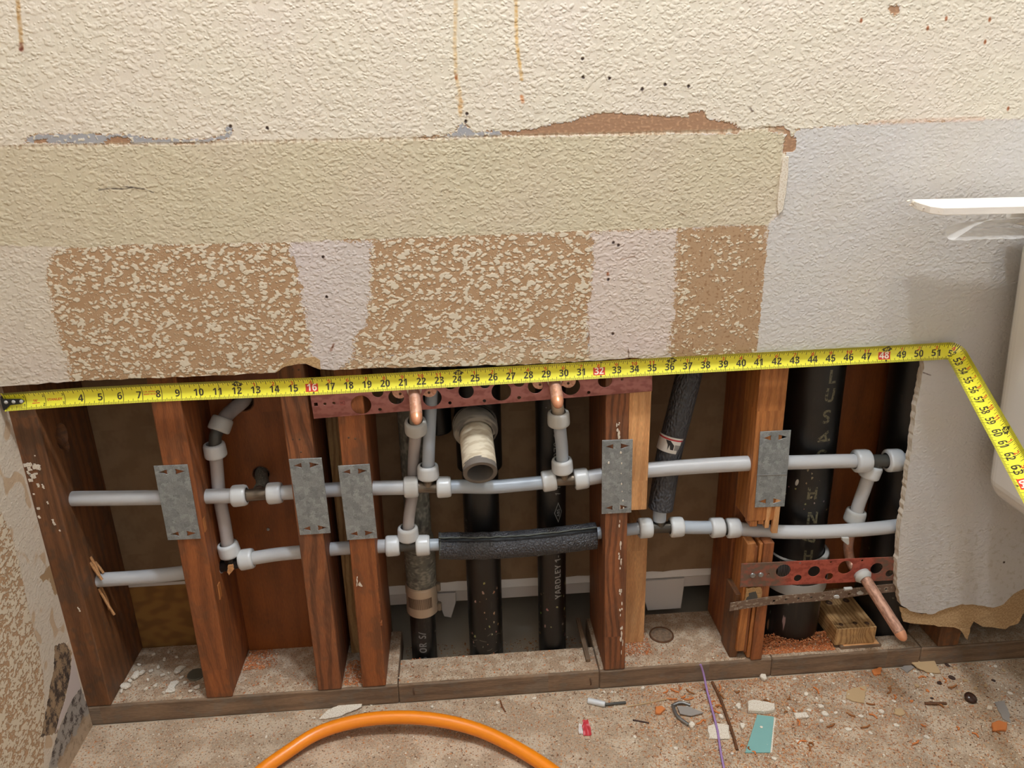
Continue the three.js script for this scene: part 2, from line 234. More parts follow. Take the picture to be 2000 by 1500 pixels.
M.left = STD({ map: leftMap, bumpMap: leftBumpTex, bumpScale: 0.0018, roughness: .7 });
M.plain = STD({ color: hex(206, 206, 206), roughness: .8 });

function woodTex(dark, mid, light, s, o = {}) {
  const W = 384, H = 1024;
  const f = (i, j) => {
    const x = i / W * 6, y = j / H * 24, w = x + .35 * pn(x * .5 + s, y * .12) + .06 * pn(x * 2, y * .6 + s);
    const ring = .5 + .5 * Math.sin((w * 2.1 + 1.4 * pn(w * .6 + s, y * .06)) * (o.rings || 6.5)), fib = pn(w * 16, y * 1.1 + s), fine = pn(w * 44, y * 3.1);
    let c = mix3(mid, dark, sst(.35, .95, ring) * (o.contrast ?? .75)); c = mix3(c, light, clamp(.25 + .6 * fib) * .5); const q = 1 + .1 * fine + .12 * pn(x * .7, y * .35 + s * 3);
    if (o.dirt) { const d = sst(.1, .5, pn(x * .9 + 5, y * .5 + s) + .5 * pn(x * 3.1, y * 2)); c = mix3(c, o.dirt, d * .4); }
    return [c[0] * q, c[1] * q, c[2] * q];
  };
  return dataTex(W, H, f);
}
const fibre = dataTex(384, 1024, (i, j) => { const x = i / 384 * 6, y = j / 1024 * 24, v = 128 + 60 * pn(x * 18, y * 1.2) + 40 * pn(x * 48, y * 4) + 30 * pn(x * 4, y * 2); return [v, v, v]; }, false);
const woodM = (t, o = {}) => STD({ map: t, bumpMap: fibre, bumpScale: o.b ?? .0006, roughness: o.r ?? .62 });
M.fir = woodM(woodTex([100, 54, 26], [140, 80, 40], [168, 104, 56], 1.3, { contrast: .5, rings: 4.5, dirt: [104, 66, 40] }));
M.fir2 = woodM(woodTex([84, 48, 28], [134, 80, 46], [162, 108, 66], 4.7, { contrast: .75, rings: 6, dirt: [112, 74, 50] }));
M.firDark = woodM(woodTex([78, 48, 28], [116, 74, 42], [136, 92, 56], 8.1, { dirt: [74, 58, 46], contrast: .5, rings: 4 }));
M.firBright = woodM(woodTex([128, 72, 32], [172, 108, 54], [200, 138, 80], 2.2, { contrast: .5, rings: 5 }));
M.flat = woodM(woodTex([112, 58, 22], [136, 74, 30], [152, 88, 38], 5.5, { contrast: .35, rings: 3 }), { b: .0002, r: .5 });
M.pine = woodM(woodTex([176, 118, 70], [206, 152, 100], [222, 174, 124], 3.1, { contrast: .45, rings: 5 }));
M.blockWood = woodM(woodTex([140, 98, 56], [186, 146, 96], [206, 170, 120], 6.4, { rings: 8 }));
M.plate = woodM(woodTex([98, 78, 60], [132, 106, 82], [156, 130, 104], 7.7, { dirt: [124, 114, 102], contrast: .5, rings: 4 }), { b: .0008, r: .85 });
// dusty top of the sole plate
const dustTop = dataTex(1024, 256, (i, j) => { const x = i / 1024 * 24, z = j / 256 * 6, n = pn(x * 1.2, z * 1.4) + .5 * pn(x * 4, z * 4), s = pn(x * 14, z * 14), o = pn(x * 9 + 4, z * 9); let c = mix3([168, 142, 116], [192, 172, 148], sst(-.3, .5, n)); c = mix3(c, [190, 136, 94], sst(.3, .6, o) * .55); c = mix3(c, [208, 190, 164], sst(.42, .6, s)); c = mix3(c, [96, 70, 50], sst(.4, .6, pn(x * 11, z * 12 + 7)) * .7); return c; });
M.plateTop = STD({ map: dustTop, roughness: .95, bumpMap: dustTop, bumpScale: .0012 });
// galvanised sheet with crystals
const spang = (() => { const pts = []; for (let i = 0; i < 130; i++) pts.push([rnd() * 2, rnd() * 4, rnd()]); return dataTex(192, 384, (i, j) => { const x = i / 96 + .1 * pn(i / 9, j / 9), y = j / 96 + .1 * pn(i / 9 + 7, j / 9); let b = 9, v = 0; for (const p of pts) { const d = (p[0] - x) ** 2 + (p[1] - y) ** 2; if (d < b) { b = d; v = p[2]; } } const n = pn(x * 14, y * 14), g = 132 + 30 * v + 16 * n + 10 * pn(x * 30, y * 30); return [g * .97, g, g]; }); })();
M.galv = STD({ map: spang, metalness: .35, roughness: .5 });
M.steel = STD({ color: hex(150, 150, 148), metalness: .8, roughness: .35 });
M.rust = STD({ color: hex(96, 70, 52), metalness: .3, roughness: .8 });
const copMap = dataTex(128, 256, (i, j) => { const n = pn(i / 22, j / 40) + .5 * pn(i / 7, j / 10); let c = mix3([222, 174, 150], [200, 146, 120], sst(-.2, .5, n)); return mix3(c, [226, 164, 130], sst(.3, .7, pn(i / 5, j / 30 + 4))); });
M.copper = STD({ map: copMap, metalness: .4, roughness: .36 });
M.copperOld = STD({ map: dataTex(128, 256, (i, j) => { const n = pn(i / 12, j / 22) + .6 * pn(i / 5, j / 7); return mix3([194, 150, 126], [158, 118, 98], sst(-.3, .5, n)); }), metalness: .25, roughness: .5 });
M.copperTip = STD({ color: hex(222, 158, 122), metalness: .5, roughness: .28 });
const redMap = dataTex(512, 64, (i, j) => { const n = pn(i / 30, j / 12) + .5 * pn(i / 9, j / 6); return mix3([164, 106, 98], [142, 86, 78], sst(-.2, .5, n)); });
M.redPlate = STD({ map: redMap, metalness: .35, roughness: .45 });
M.redPlate2 = STD({ map: dataTex(512, 96, (i, j) => { const n = pn(i / 24, j / 14) + .5 * pn(i / 7, j / 7), w = i / 512; let c = mix3([176, 88, 70], [150, 70, 56], sst(-.2, .5, n)); const g = (w < .2 ? 1 : sst(.27, .2, w)) + .9 * sst(.13, .05, Math.abs(w - .82)); return mix3(c, [112, 94, 80], clamp(g * (.75 + .5 * n))); }, true, THREE.ClampToEdgeWrapping), metalness: .35, roughness: .55 });
M.strap = STD({ map: dataTex(512, 32, (i, j) => { const n = pn(i / 20, j / 6) + .6 * pn(i / 6, j / 4); return mix3([122, 100, 84], [164, 152, 136], sst(.1, .7, n)); }), metalness: .4, roughness: .6 });
M.pex = new THREE.MeshPhysicalMaterial({ color: hex(190, 190, 190), roughness: .36, clearcoat: .15, clearcoatRoughness: .4 });
M.pexBlue = new THREE.MeshPhysicalMaterial({ color: hex(172, 180, 188), roughness: .35, clearcoat: .2, clearcoatRoughness: .4 });
M.pexRose = new THREE.MeshPhysicalMaterial({ color: hex(176, 168, 164), roughness: .4 });
M.ring = new THREE.MeshPhysicalMaterial({ color: hex(206, 207, 206), roughness: .32, clearcoat: .25, clearcoatRoughness: .3 });
M.ringOld = STD({ color: hex(186, 184, 178), roughness: .5 });
M.brass = STD({ map: dataTex(64, 64, (i, j) => mix3([128, 116, 102], [96, 86, 74], sst(-.3, .4, pn(i / 6, j / 6)))), metalness: .7, roughness: .4 });
M.poly = STD({ color: hex(24, 24, 26), roughness: .35 });
M.polyGrey = STD({ color: hex(70, 68, 62), roughness: .5 });
M.gypsum = STD({ map: dataTex(128, 128, (i, j) => { const n = pn(i / 9, j / 9) + .5 * pn(i / 3, j / 3); return mix3([226, 216, 200], [200, 182, 156], sst(0, .6, n)); }), roughness: .95 });
M.kraft = STD({ map: dataTex(256, 256, (i, j) => { const n = pn(i / 30, j / 20) + .4 * pn(i / 8, j / 8); return mix3([196, 164, 122], [172, 138, 96], sst(-.3, .5, n)); }), roughness: .9 });
M.backPaper = STD({ map: dataTex(256, 256, (i, j) => { const n = pn(i / 40, j / 34) + .3 * pn(i / 7, j / 9); return mix3([136, 110, 82], [128, 102, 75], sst(-.3, .5, n)); }), roughness: .95 });
M.backBoard = STD({ map: dataTex(256, 256, (i, j) => { const n = pn(i / 40, j / 30), m = pn(i / 14, j / 12) + .6 * pn(i / 5, j / 5); let c = mix3([150, 106, 52], [128, 88, 42], sst(-.3, .5, n)); return mix3(c, [50, 40, 28], sst(.25, .6, m) * sst(150, 256, i) * sst(120, 20, j) * .8); }, true, THREE.ClampToEdgeWrapping), roughness: .9 });
M.whiteTub = STD({ color: hex(244, 240, 234), roughness: .5 });
M.whiteTub2 = STD({ color: hex(214, 206, 198), roughness: .6 });
M.porcelain = new THREE.MeshPhysicalMaterial({ color: hex(226, 222, 214), roughness: .25, clearcoat: .6, clearcoatRoughness: .1 });
M.foam = STD({ color: hex(66, 66, 69), roughness: .48, bumpMap: dataTex(256, 256, (i, j) => { const v = 128 + 90 * pn(i / 5, j / 7) + 40 * pn(i / 11, j / 13); return [v, v, v]; }, false), bumpScale: .004 });
M.foamIn = STD({ color: hex(92, 96, 90), roughness: .8 });
M.stubPaint = STD({ map: dataTex(128, 256, (i, j) => { const n = pn(i / 20, j / 14) + .5 * pn(i / 6, j / 7); let c = mix3([214, 202, 178], [192, 176, 150], sst(-.2, .5, n)); return j > 226 + 14 * n ? [110, 102, 94] : c; }, true, THREE.ClampToEdgeWrapping), roughness: .75 });
M.hub = STD({ map: dataTex(128, 128, (i, j) => { const n = pn(i / 24, j / 30) + .4 * pn(i / 9, j / 12); return mix3([140, 132, 120], [96, 90, 82], sst(-.2, .5, n)); }), roughness: .75 });
M.pipeEnd = STD({ color: hex(112, 104, 96), roughness: .7 });
M.galvPipe = STD({ map: dataTex(128, 512, (i, j) => { const n = pn(i / 5, j / 6) + .6 * pn(i / 16, j / 22); let c = mix3([104, 102, 92], [138, 134, 122], sst(-.2, .6, n)); return mix3(c, [84, 82, 75], sst(.3, .7, pn(i / 9 + 5, j / 12))); }), roughness: .7, metalness: .2 });
M.clamp = STD({ color: hex(186, 168, 146), metalness: .35, roughness: .38 });
M.dirty = STD({ color: hex(112, 98, 82), roughness: .9 });
M.hose = new THREE.MeshPhysicalMaterial({ color: hex(246, 140, 18), roughness: .35, clearcoat: .3, clearcoatRoughness: .3 });
M.clear = new THREE.MeshPhysicalMaterial({ color: 0xffffff, transmission: .72, thickness: 0, roughness: .32 });
M.board = STD({ color: hex(232, 224, 214), roughness: .7 });
const floorMap = dataTex(2048, 512, (i, j) => {
  const x = i / 2048 * 72, z = j / 512 * 18, n = pn(x * .5, z * .6) + .4 * pn(x * 1.7, z * 1.9), f = pn(x * 9, z * 9), s = pn(x * 13 + 3, z * 13), g = pn(x * 1.1, z * 9);
  let c = mix3([168, 146, 122], [194, 174, 150], sst(-.4, .5, n + .2 * g)); const dens = .1 + .22 * sst(-.3, .5, pn(x * .16 + 2, z * .2));
  c = mix3(c, [194, 142, 102], sst(.5 - dens, .7 - dens, f) * .6); c = mix3(c, [214, 196, 168], sst(.46, .6, s)); c = mix3(c, [104, 78, 58], sst(.44, .6, pn(x * 10 + 30, z * 11)) * .7); return c;
}); floorMap.wrapS = THREE.MirroredRepeatWrapping; floorMap.wrapT = THREE.MirroredRepeatWrapping;
M.floor = STD({ map: floorMap, bumpMap: floorMap, bumpScale: .0008, roughness: .92 });
M.darkFloor = STD({ map: dataTex(256, 256, (i, j) => { const n = pn(i / 40, j / 40) + .4 * pn(i / 9, j / 9); return mix3([206, 192, 170], [180, 166, 146], sst(-.3, .5, n)); }), roughness: .95 });
// black drain pipe with paint specks and print
function absTex(w, h, draw) {
  return canvasTex(w, h, (g) => { g.fillStyle = 'rgb(17,16,15)'; g.fillRect(0, 0, w, h); for (let i = 0; i < 260; i++) { g.fillStyle = `rgba(${rr(40, 70) | 0},${rr(38, 62) | 0},${rr(34, 54) | 0},.35)`; g.fillRect(rnd() * w, rnd() * h, rr(1, 8), rr(1, 30)); } draw(g); });
}
function splats(g, w, h0, h1, n, col, s0, s1) { for (let i = 0; i < n; i++) { g.fillStyle = col(); g.beginPath(); const x = rnd() * w, y = rr(h0, h1), s = rr(s0, s1); for (let k = 0; k < 8; k++) { const a = k / 8 * 6.283, r = s * rr(.5, 1.2); g.lineTo(x + Math.cos(a) * r, y + Math.sin(a) * r * 1.2); } g.fill(); } }
const pale = () => `rgb(${rr(120, 180) | 0},${rr(112, 165) | 0},${rr(90, 130) | 0})`;
const absM = (t) => new THREE.MeshPhysicalMaterial({ map: t, roughness: .38, clearcoat: .15, clearcoatRoughness: .35 });
M.abs = STD({ color: hex(18, 17, 16), roughness: .4 });

/* ---------- the setting ---------- */
const H = 96, XR = 95, ZR = 78;
// front wall: plaster board half an inch thick with the big cut-out; its outline runs along the torn edges
const CUT_TOP = [[1.46,23.32],[3.17,23.38],[4.61,23.4],[6.45,23.4],[8.56,23.38],[10.42,23.38],[12.3,23.38],[14.13,23.38],[14.34,23.55],[14.65,23.71],[15.31,23.8],[15.85,23.8],[16.16,23.61],[16.42,23.51],[16.9,23.43],[18.26,23.4],[19.64,23.42],[23.23,23.32],[26.87,23.27],[29.7,23.26],[33.36,23.36],[35.45,23.15],[41.3,23.07],[47.29,22.89],[50.35,22.76]];
const CUT_SIDE = [[50.6,22.19],[50.62,20.68],[50.59,19.39],[50.74,17.06],[50.88,13.95],[51,11.06],[51.23,8.41],[51.43,7.16],[51.97,5.54],[52.65,5.04],[54.22,4.64],[55.2,5.05],[56.2,5.29],[57.1,5.18],[58.41,4.84],[59.07,5.07],[59.61,5.84],[60.23,6.19],[62.3,6.43],[66.04,5.76]];
const jag = (pts, step, amp) => { const out = []; for (let i = 0; i < pts.length - 1; i++) { const a = pts[i], b = pts[i + 1], n = Math.max(1, Math.round(Math.hypot(b[0] - a[0], b[1] - a[1]) / step)); for (let k = 0; k < n; k++) { const t = k / n; out.push([a[0] + (b[0] - a[0]) * t + (k ? rr(-amp, amp) : 0), a[1] + (b[1] - a[1]) * t + (k ? rr(-amp, amp) : 0)]); } } out.push(pts[pts.length - 1]); return out; };
const wallOutline = [[-.3, H], [-.3, CUT_TOP[0][1] - .05], ...jag(CUT_TOP, .35, .035), ...jag(CUT_SIDE, .22, .045), [XR, CUT_SIDE[CUT_SIDE.length - 1][1]], [XR, H]];
{
  const t = thing('wall_front', null, null, [0, 0, 0], null, 'structure');
  const face = new THREE.ShapeGeometry(shapeOf(wallOutline)); face.translate(0, 0, .5);
  const p = face.attributes.position, uv = face.attributes.uv; for (let i = 0; i < p.count; i++) uv.setXY(i, (p.getX(i) - WX0) * WPI / WW, (p.getY(i) - WY0) * WPI / WH);
  part(t, 'painted_face', face, M.wall);
  const core = slab(wallOutline, [], .02, .47); const cp = core.attributes.position, cu = core.attributes.uv; for (let i = 0; i < cp.count; i++) cu.setXY(i, (cp.getX(i) + cp.getZ(i)) / 3, (cp.getY(i) + cp.getZ(i) * 2) / 3);
  part(t, 'plaster_board', core, M.gypsum, 'white gypsum core along the rough cut edge');
  // curling brown paper torn away at the foot of the panel
  const paper = slab(rough([[51.99,5.31],[53.61,4.58],[54.62,4.83],[56.62,5.4],[58.67,4.92],[59.55,5.74],[60.33,6.24],[63.5,6.33],[63.89,4.76],[62.01,4.34],[60.79,4.18],[60.41,3.47],[59.68,3.03],[58.85,3.22],[58,3.33],[57.3,3.8],[57.15,3.28],[57.07,2.41],[56.73,2.85],[56.33,3.3],[55.43,3.54],[53.75,3.8],[52.42,4.15]], .3, .04), [], .3, .05);
  const pp = paper.attributes.position; for (let i = 0; i < pp.count; i++) { const k = Math.max(0, 4.4 - pp.getY(i)); pp.setZ(i, pp.getZ(i) + .12 * k + .1 * pn(pp.getX(i) * 1.3, pp.getY(i) * 1.3)); } paper.computeVertexNormals();
  part(t, 'torn_paper', paper, M.kraft, 'ragged brown paper hanging under the white panel');
  // flap and chip of old paint standing off beside the khaki band
  const lip = slab(rough([[40.99,33.9],[41.26,33.92],[41.32,32.9],[41.29,31.86],[41.21,31.16],[41.03,31],[40.93,31.43],[40.92,32.52]], .2, .03), [], .5, .12, .02); part(t, 'paint_flap', lip, M.gypsum, 'cream flap of loose paint standing off the wall');
  const scoop = slab(rough([[14.19,23.41],[14.44,23.75],[15.14,24.15],[15.89,24.15],[16.3,24.19],[16.55,24],[16.55,23.45],[16.16,23.64],[15.8,23.83],[15.26,23.83],[14.65,23.71]], .2, .03), [], .495, .03); part(t, 'torn_paper', scoop, M.kraft);
}
{ // left wall, standing square to the front wall
  const t = thing('wall_left', null, null, [-.3, 0, 0], null, 'structure');
  const g = new THREE.PlaneGeometry(ZR, H); g.rotateY(Math.PI / 2); g.translate(-.3, H / 2, ZR / 2);
  const p = g.attributes.position, uv = g.attributes.uv; for (let i = 0; i < p.count; i++) uv.setXY(i, p.getZ(i) * LPX / 720, (p.getY(i) + 1) * LPX / 1872);
  part(t, 'painted_face', g, M.left);
  part(t, 'plaster_board', box(-1.3, -.31, 0, H, .02, ZR), M.gypsum);
  part(t, 'shell', box(-1.4, -.38, 0, H, -15, 0), M.plain);
}
{ const t = thing('wall_right', null, null, [XR, 0, 0], null, 'structure'); part(t, 'panel', box(XR, XR + 1, 0, H, -15, ZR), M.plain); }
{ const t = thing('wall_rear', null, null, [0, 0, ZR], null, 'structure'); part(t, 'panel', box(-1.4, XR + 1, 0, H, ZR, ZR + 1), M.plain); }
{ const t = thing('ceiling', null, null, [0, H, 0], null, 'structure'); part(t, 'panel', box(-1.4, XR + 1, H, H + 1, -15, ZR + 1), M.plain); }
{
  const t = thing('floor', null, null, [0, 0, 0], null, 'structure');
  const g = new THREE.PlaneGeometry(XR + 2, ZR); g.rotateX(-Math.PI / 2); g.translate(XR / 2 - .5, 0, ZR / 2); const p = g.attributes.position, uv = g.attributes.uv; for (let i = 0; i < p.count; i++) uv.setXY(i, (p.getX(i) + 4) / 72, p.getZ(i) / 18);
  part(t, 'dusty_boards', g, M.floor);
  part(t, 'slab', box(-1.4, XR + 1, -1.2, -.01, -15, ZR + 1), M.darkFloor);
}
{ // far side of the stud wall: bare back of the next room's plaster board, cut off above the tub in the middle bays
  const t = thing('wall_back', null, null, [0, 0, -5.5], null, 'structure');
  const out = [[-1, 6.6], [8.3, 6.75], [18.3, 5.6], ...jag([[18.4, 5.25], [24, 5.3], [32.4, 5.12], [41.6, 5.1]], .8, .05), [42, 1.2], [XR, 1.2], [XR, H], [-1, H]];
  const g = slab(out, [], -6, .5); const p = g.attributes.position, uv = g.attributes.uv; for (let i = 0; i < p.count; i++) uv.setXY(i, p.getX(i) / 9, p.getY(i) / 9); part(t, 'plaster_board', g, M.backPaper);
  const b = box(1.0, 8.3, 1.2, 6.45, -5.85, -5.56); const bp = b.attributes.position, bu = b.attributes.uv; for (let i = 0; i < bp.count; i++) bu.setXY(i, (bp.getX(i) - 1) / 6.4, (bp.getY(i) - 1.2) / 5.3); part(t, 'lower_board', b, M.backBoard, 'stained yellow-brown board at the foot of the bay');
  part(t, 'lower_board', box(8.3, 18.35, 1.2, 6.6, -6, -5.6), M.backPaper);
  part(t, 'board_seam', box(1.0, 8.3, 6.42, 6.72, -5.6, -5.5, .05), M.whiteTub2, 'pale seam strip between the two boards');
}
{ const t = thing('wall_far', null, null, [0, 0, -14], null, 'structure'); part(t, 'panel', box(-1.4, XR + 1, 0, H, -15, -14), M.plain); }

/* ---------- studs and sole plate ---------- */
{
  const t = thing('sole_plate', 'long dusty timber sole plate lying on the floor under all the studs', 'timber', [24, 0, -2.75]);
  const secs = [[-.38, 19.1, -5.5], [19.1, 32.3, -2.45], [32.3, 44, -5.5], [44, 54.4, -1.55], [54.4, XR, -5.5]];
  for (const [a, b, z] of secs) {
    part(t, 'plate_section', wood(a, b, 0, 1.47, z, 0, { grain: 'x', su: 6, sv: 24, ou: .2, ov: a / 24 % 1, r: .12 }), M.plate);
    const g = new THREE.PlaneGeometry(b - a - .12, -z - .22, Math.max(2, Math.round((b - a) * 2)), 6); g.rotateX(-Math.PI / 2); g.translate((a + b) / 2, 1.475, z / 2 - .04);
    const p = g.attributes.position, uv = g.attributes.uv; for (let i = 0; i < p.count; i++) { const x = p.getX(i), zz = p.getZ(i); uv.setXY(i, x / 24, zz / 6); p.setY(i, 1.478 + Math.max(0, .05 * pn(x * 1.1, zz * 1.3))); } g.computeVertexNormals();
    part(t, 'dust_layer', g, M.plateTop, 'pale sawdust and plaster dust on top of the plate');
  }
  for (const [x, y] of [[20.1,1.07],[31.69,0.84]]) part(t, 'bent_nail', tube([[x, y + .05, -.3], [x, y + .05, .12], [x + .02, y - .1, .2], [x + .02, y - .3, .16]], .045, 14, 8), M.rust, 'rusty bent nail in the plate front');
}
{ // corner stud
  const t = thing('wall_stud', 'dark corner stud with white paint smears against the left wall', 'stud', [.38, 1.5, -2.75], 'wall studs');
  const ev = new Evaluator(); ev.useGroups = false; const bore = new THREE.SphereGeometry(.6, 20, 14); bore.scale(1.1, 1.35, 1.15); bore.translate(1.25, 19.25, -1.95); const bore2 = new THREE.SphereGeometry(.36, 16, 12); bore2.scale(.8, 1.2, .9); bore2.translate(1.2, 18.5, -2.2);
  const cutA = ev.evaluate(new Brush(wood(-.37, 1.13, 1.5, H, -5.5, 0, { skew: -.003 })), new Brush(bore), SUBTRACTION), cutB = ev.evaluate(cutA, new Brush(bore2), SUBTRACTION); cutB.geometry.clearGroups(); part(t, 'timber', cutB.geometry, M.firDark);
  for (const [x, y, w, h, a] of [[-0.05,18.46, .42, .22, .2], [0.41,18.3, .4, .32, -.3], [0,18.2, .2, .25, .2], [0.07,17.75, .28, .3, .2], [-0.11,17.95, .1, .3, .3], [0.26,17.9, .2, .1, .1], [-0.1,17.51, .22, .2, .1], [0.21,17.17, .12, .25, .1], [0.47,17.09, .08, .3, .2], [-0.13,16.64, .1, .1, 0], [-0.09,15.72, .14, .15, 0], [-0.16,15.17, .08, .2, .3], [0.49,16.05, .08, .18, 0], [0.54,14.79, .1, .4, .25], [0.76,14.23, .06, .12, .2], [0.69,8.82, .06, .35, .2], [0.46,18.99, .07, .07, 0]]) {
    const g = slab(rough([[-w / 2, -h / 2], [w / 2, -h / 2], [w / 2, h / 2], [-w / 2, h / 2]], .07, .035), [], 0, .015); g.rotateZ(a); g.translate(x, y, .005); part(t, 'paint_smear', g, M.gypsum, 'white paint smear');
  }
  for (const [y0, y1, z, tx] of [[9.9, 11.3, -1.75, .4], [9.8, 11, -1.6, .62], [9.95, 10.7, -2.1, .5], [7.6, 9, -1.8, .55], [7.3, 9.0, -2.05, .34], [7.0, 9, -1.9, .7]]) part(t, 'splinter', tube([[1.12, y1, z], [1.3, (y0 + y1) / 2, z], [1.13 + tx * .8, y0, z + .12]], .085, 10, 6), M.pine, 'pale torn splinter around the pipe hole');
}
{
  const t = thing('wall_stud', 'stud behind the first nail plate beside the flat red-brown board', 'stud', [7.9, 1.5, -2.75], 'wall studs');
  part(t, 'timber', wood(7.02, 8.62, 1.5, H, -5.5, 0, { skew: .006, wob: .03 }), M.fir);
  const g = slab(rough([[9.34,10.71],[9.64,10.76],[9.65,10.4],[9.29,9.99],[9.21,10.21]], .12, .03), [], .0, .05); g.rotateY(.0); g.translate(.12, 0, -.9); part(t, 'splinter', g, M.pine, 'pale torn wood under the pipe');
  for (const [y, z, h] of [[13.9, -.35, .9], [8.9, -.9, 1.1], [20.2, -.4, .7]]) part(t, 'splinter', wood(8.55, 8.72, y - h / 2, y + h / 2, z - .25, z + .2, { r: .06, wob: .08 }), M.firBright, 'pale torn wood on the stud side');
}
{
  const t = thing('wall_stud', 'stud with worn grain standing right of the flat red-brown board', 'stud', [14.8, 1.5, -2.75], 'wall studs');
  part(t, 'timber', wood(14.03, 15.54, 1.5, H, -5.5, 0, { skew: .002, wob: .04 }), M.fir2);
  for (const [x, y] of [[14.95,23.35],[15.25,23.33],[14.47,19.21],[14.84,19.19],[14.83,18.4]]) part(t, 'nail_gouge', lathe([x, y, -.05], [x, y, .03], [[.0005, 0], [.07, .02], [.05, .07], [.0005, .08]], 10), M.rust);
}
{
  const t = thing('wall_stud', 'stud with a chewed right edge and a small white wood chip', 'stud', [17.65, 1.5, -2.75], 'wall studs');
  part(t, 'timber', wood(16.84, 18.35, 1.5, H, -5.5, 0, { skew: .012, wob: .03 }), M.fir);
  part(t, 'sister_board', wood(15.75, 16.72, 1.5, H, -5.5, -3.4, { r: .05 }), M.blockWood, 'greyish timber behind the stud');
  const ch = slab(rough([[17.22,9.93],[17.28,9.93],[17.2,9.31],[17.13,9.24]], .1, .02), [], .02, .05), ch2 = slab(rough([[17.27,9.42],[17.37,9.56],[17.5,9.22],[17.26,9.31]], .1, .02), [], .02, .05); part(t, 'pale_chip', ch, M.gypsum); part(t, 'pale_chip', ch2, M.gypsum);
  for (const [x, y] of [[17.57,19.14],[17.93,19.06]]) part(t, 'nail_gouge', lathe([x, y, -.05], [x, y, .03], [[.0005, 0], [.08, .02], [.05, .07], [.0005, .08]], 10), M.rust);
  for (let k = 0; k < 9; k++) { const y = 10.6 - k * .55 + rr(-.1, .1); part(t, 'splinter', wood(18.33, 18.33 + rr(.06, .16), y, y + rr(.2, .5), -.25, rr(-.05, .02), { r: .02 }), M.fir); }
}
{
  const t = thing('wall_stud', 'stud with a white plaster drip line and a lighter board fixed to its side', 'stud', [33.2, 1.5, -2.75], 'wall studs');
  part(t, 'timber', wood(32.6, 34.0, 1.5, H, -5.5, 0, { skew: -.02 }), M.fir2);
  part(t, 'side_board', wood(33.72, 35.0, 13.4, H, -3, -.02, { r: .05, skew: -.006 }), M.pine, 'pale new timber block on the stud side');
  part(t, 'side_board', wood(34.3, 35.85, 1.5, 10.4, -5.4, -2.5, { r: .05, skew: -.01 }), M.pine, 'pale new timber block at the stud foot');
  part(t, 'side_board', wood(33.9, 34.75, 10.4, 13.4, -5.4, -3.6, { r: .05 }), M.fir);
  for (let k = 0; k < 44; k++) { const s = k < 10 ? rr(0, .08) : rr(.3, 1), y = 19.3 - s * 17.6, x = 32.98 + s * .8 + rr(-.08, .08); const g = chip(rr(.02, .07), .03, rr(.04, .26), 6); g.rotateX(Math.PI / 2); g.translate(x, y, .0); part(t, 'plaster_drip', g, M.gypsum, 'dried white plaster drip'); }
  part(t, 'shim', wood(31.55, 31.85, 1.5, 1.75, -5.3, -.9, { grain: 'z', r: .03 }), M.plate);
}
{ // broken stud
  const t = thing('wall_stud', 'broken stud split and notched around the lower water pipe', 'stud', [42.1, 1.5, -2.75], 'wall studs');
  part(t, 'timber', wood(41.32, 42.9, 1.5, H, -5.5, -2.1, { skew: -.004 }), M.fir);
  part(t, 'upper_face', wood(41.42, 43.1, 12.15, H, -2.1, 0, { skew: -.012, r: .06 }), M.firBright);
  for (const [a, b, y0, y1, z0, z1, m] of [[41.5, 41.95, 11.75, 13.4, -.9, 0, M.firBright], [42.0, 42.35, 11.9, 13.4, -.7, -.02, M.firBright], [42.45, 42.75, 11.6, 13.2, -.6, 0, M.pine], [42.95, 43.3, 11.2, 13.9, -.35, .02, M.pine]]) part(t, 'splinter', wood(a, b, y0, y1, z0, z1, { r: .05, wob: .08 }), m, 'pale freshly split wood');
  for (const [a, b, y0, y1, z1, m] of [[41.15, 41.7, 1.5, 6.6, -.35, M.firDark], [41.5, 42.05, 2.2, 10.5, -.1, M.firBright], [42.02, 42.25, 2.0, 10.2, -.2, M.fir], [42.28, 42.5, 1.6, 10.45, -.12, M.firBright], [42.5, 43.2, 1.5, 10.55, 0, M.fir]]) part(t, 'split_face', wood(a, b, y0, y1, -2.1, z1, { r: .06, wob: .06 }), m);
  part(t, 'torn_patch', slab(rough([[41.64,7.32],[42.61,7.28],[42.82,5.85],[42.21,5.82],[41.6,5.83],[41.67,6.53]], .2, .07), [], .02, .05), M.blockWood, 'torn yellow wood between the brackets');
  part(t, 'tar_patch', slab(rough([[41.83,6.94],[42.29,7.02],[42.42,6.34],[42.33,5.87],[41.4,5.71],[41.31,5.95],[41.76,6.23]], .2, .07), [], .07, .03), M.polyGrey, 'dark grey tar smear');
}
{ const t = thing('wall_stud', 'short visible stud foot behind the torn brown paper', 'stud', [56.2, 1.5, -2.75], 'wall studs'); part(t, 'timber', wood(55.5, 57, 1.5, H, -5.5, -.02), M.firDark); }
{ // boards lying flat against the back of the wall
  const t = thing('backing_board', 'smooth red-brown board between two studs with two pipe holes', 'board', [10.6, 1.5, -5], 'flat backing boards');
  const holes = [[10.78, 19.95, .62], [11.22, 15.0, .52]];
  const g = slab([[8.66, 1.5], [13.75, 1.5], [13.75, H], [8.66, H]], holes, -5.48, 1.1, 0, 20); part(t, 'timber', uvBox(g, 'y', 6, 24, .3, .2), M.flat);
  for (const [x, y, r] of holes) part(t, 'hole_rim', lathe([x, y, -5.3], [x, y, -4.36], [[r, 0], [r + .02, .9], [r + .05, .95], [r - .02, .95]], 24), M.firDark);
  part(t, 'screw_head', lathe([11.14,10.99, -4.42], [11.14,10.99, -4.3], [[.0005, .1], [.1, .1], [.1, .06], [.0005, .02]], 12), M.steel);
}
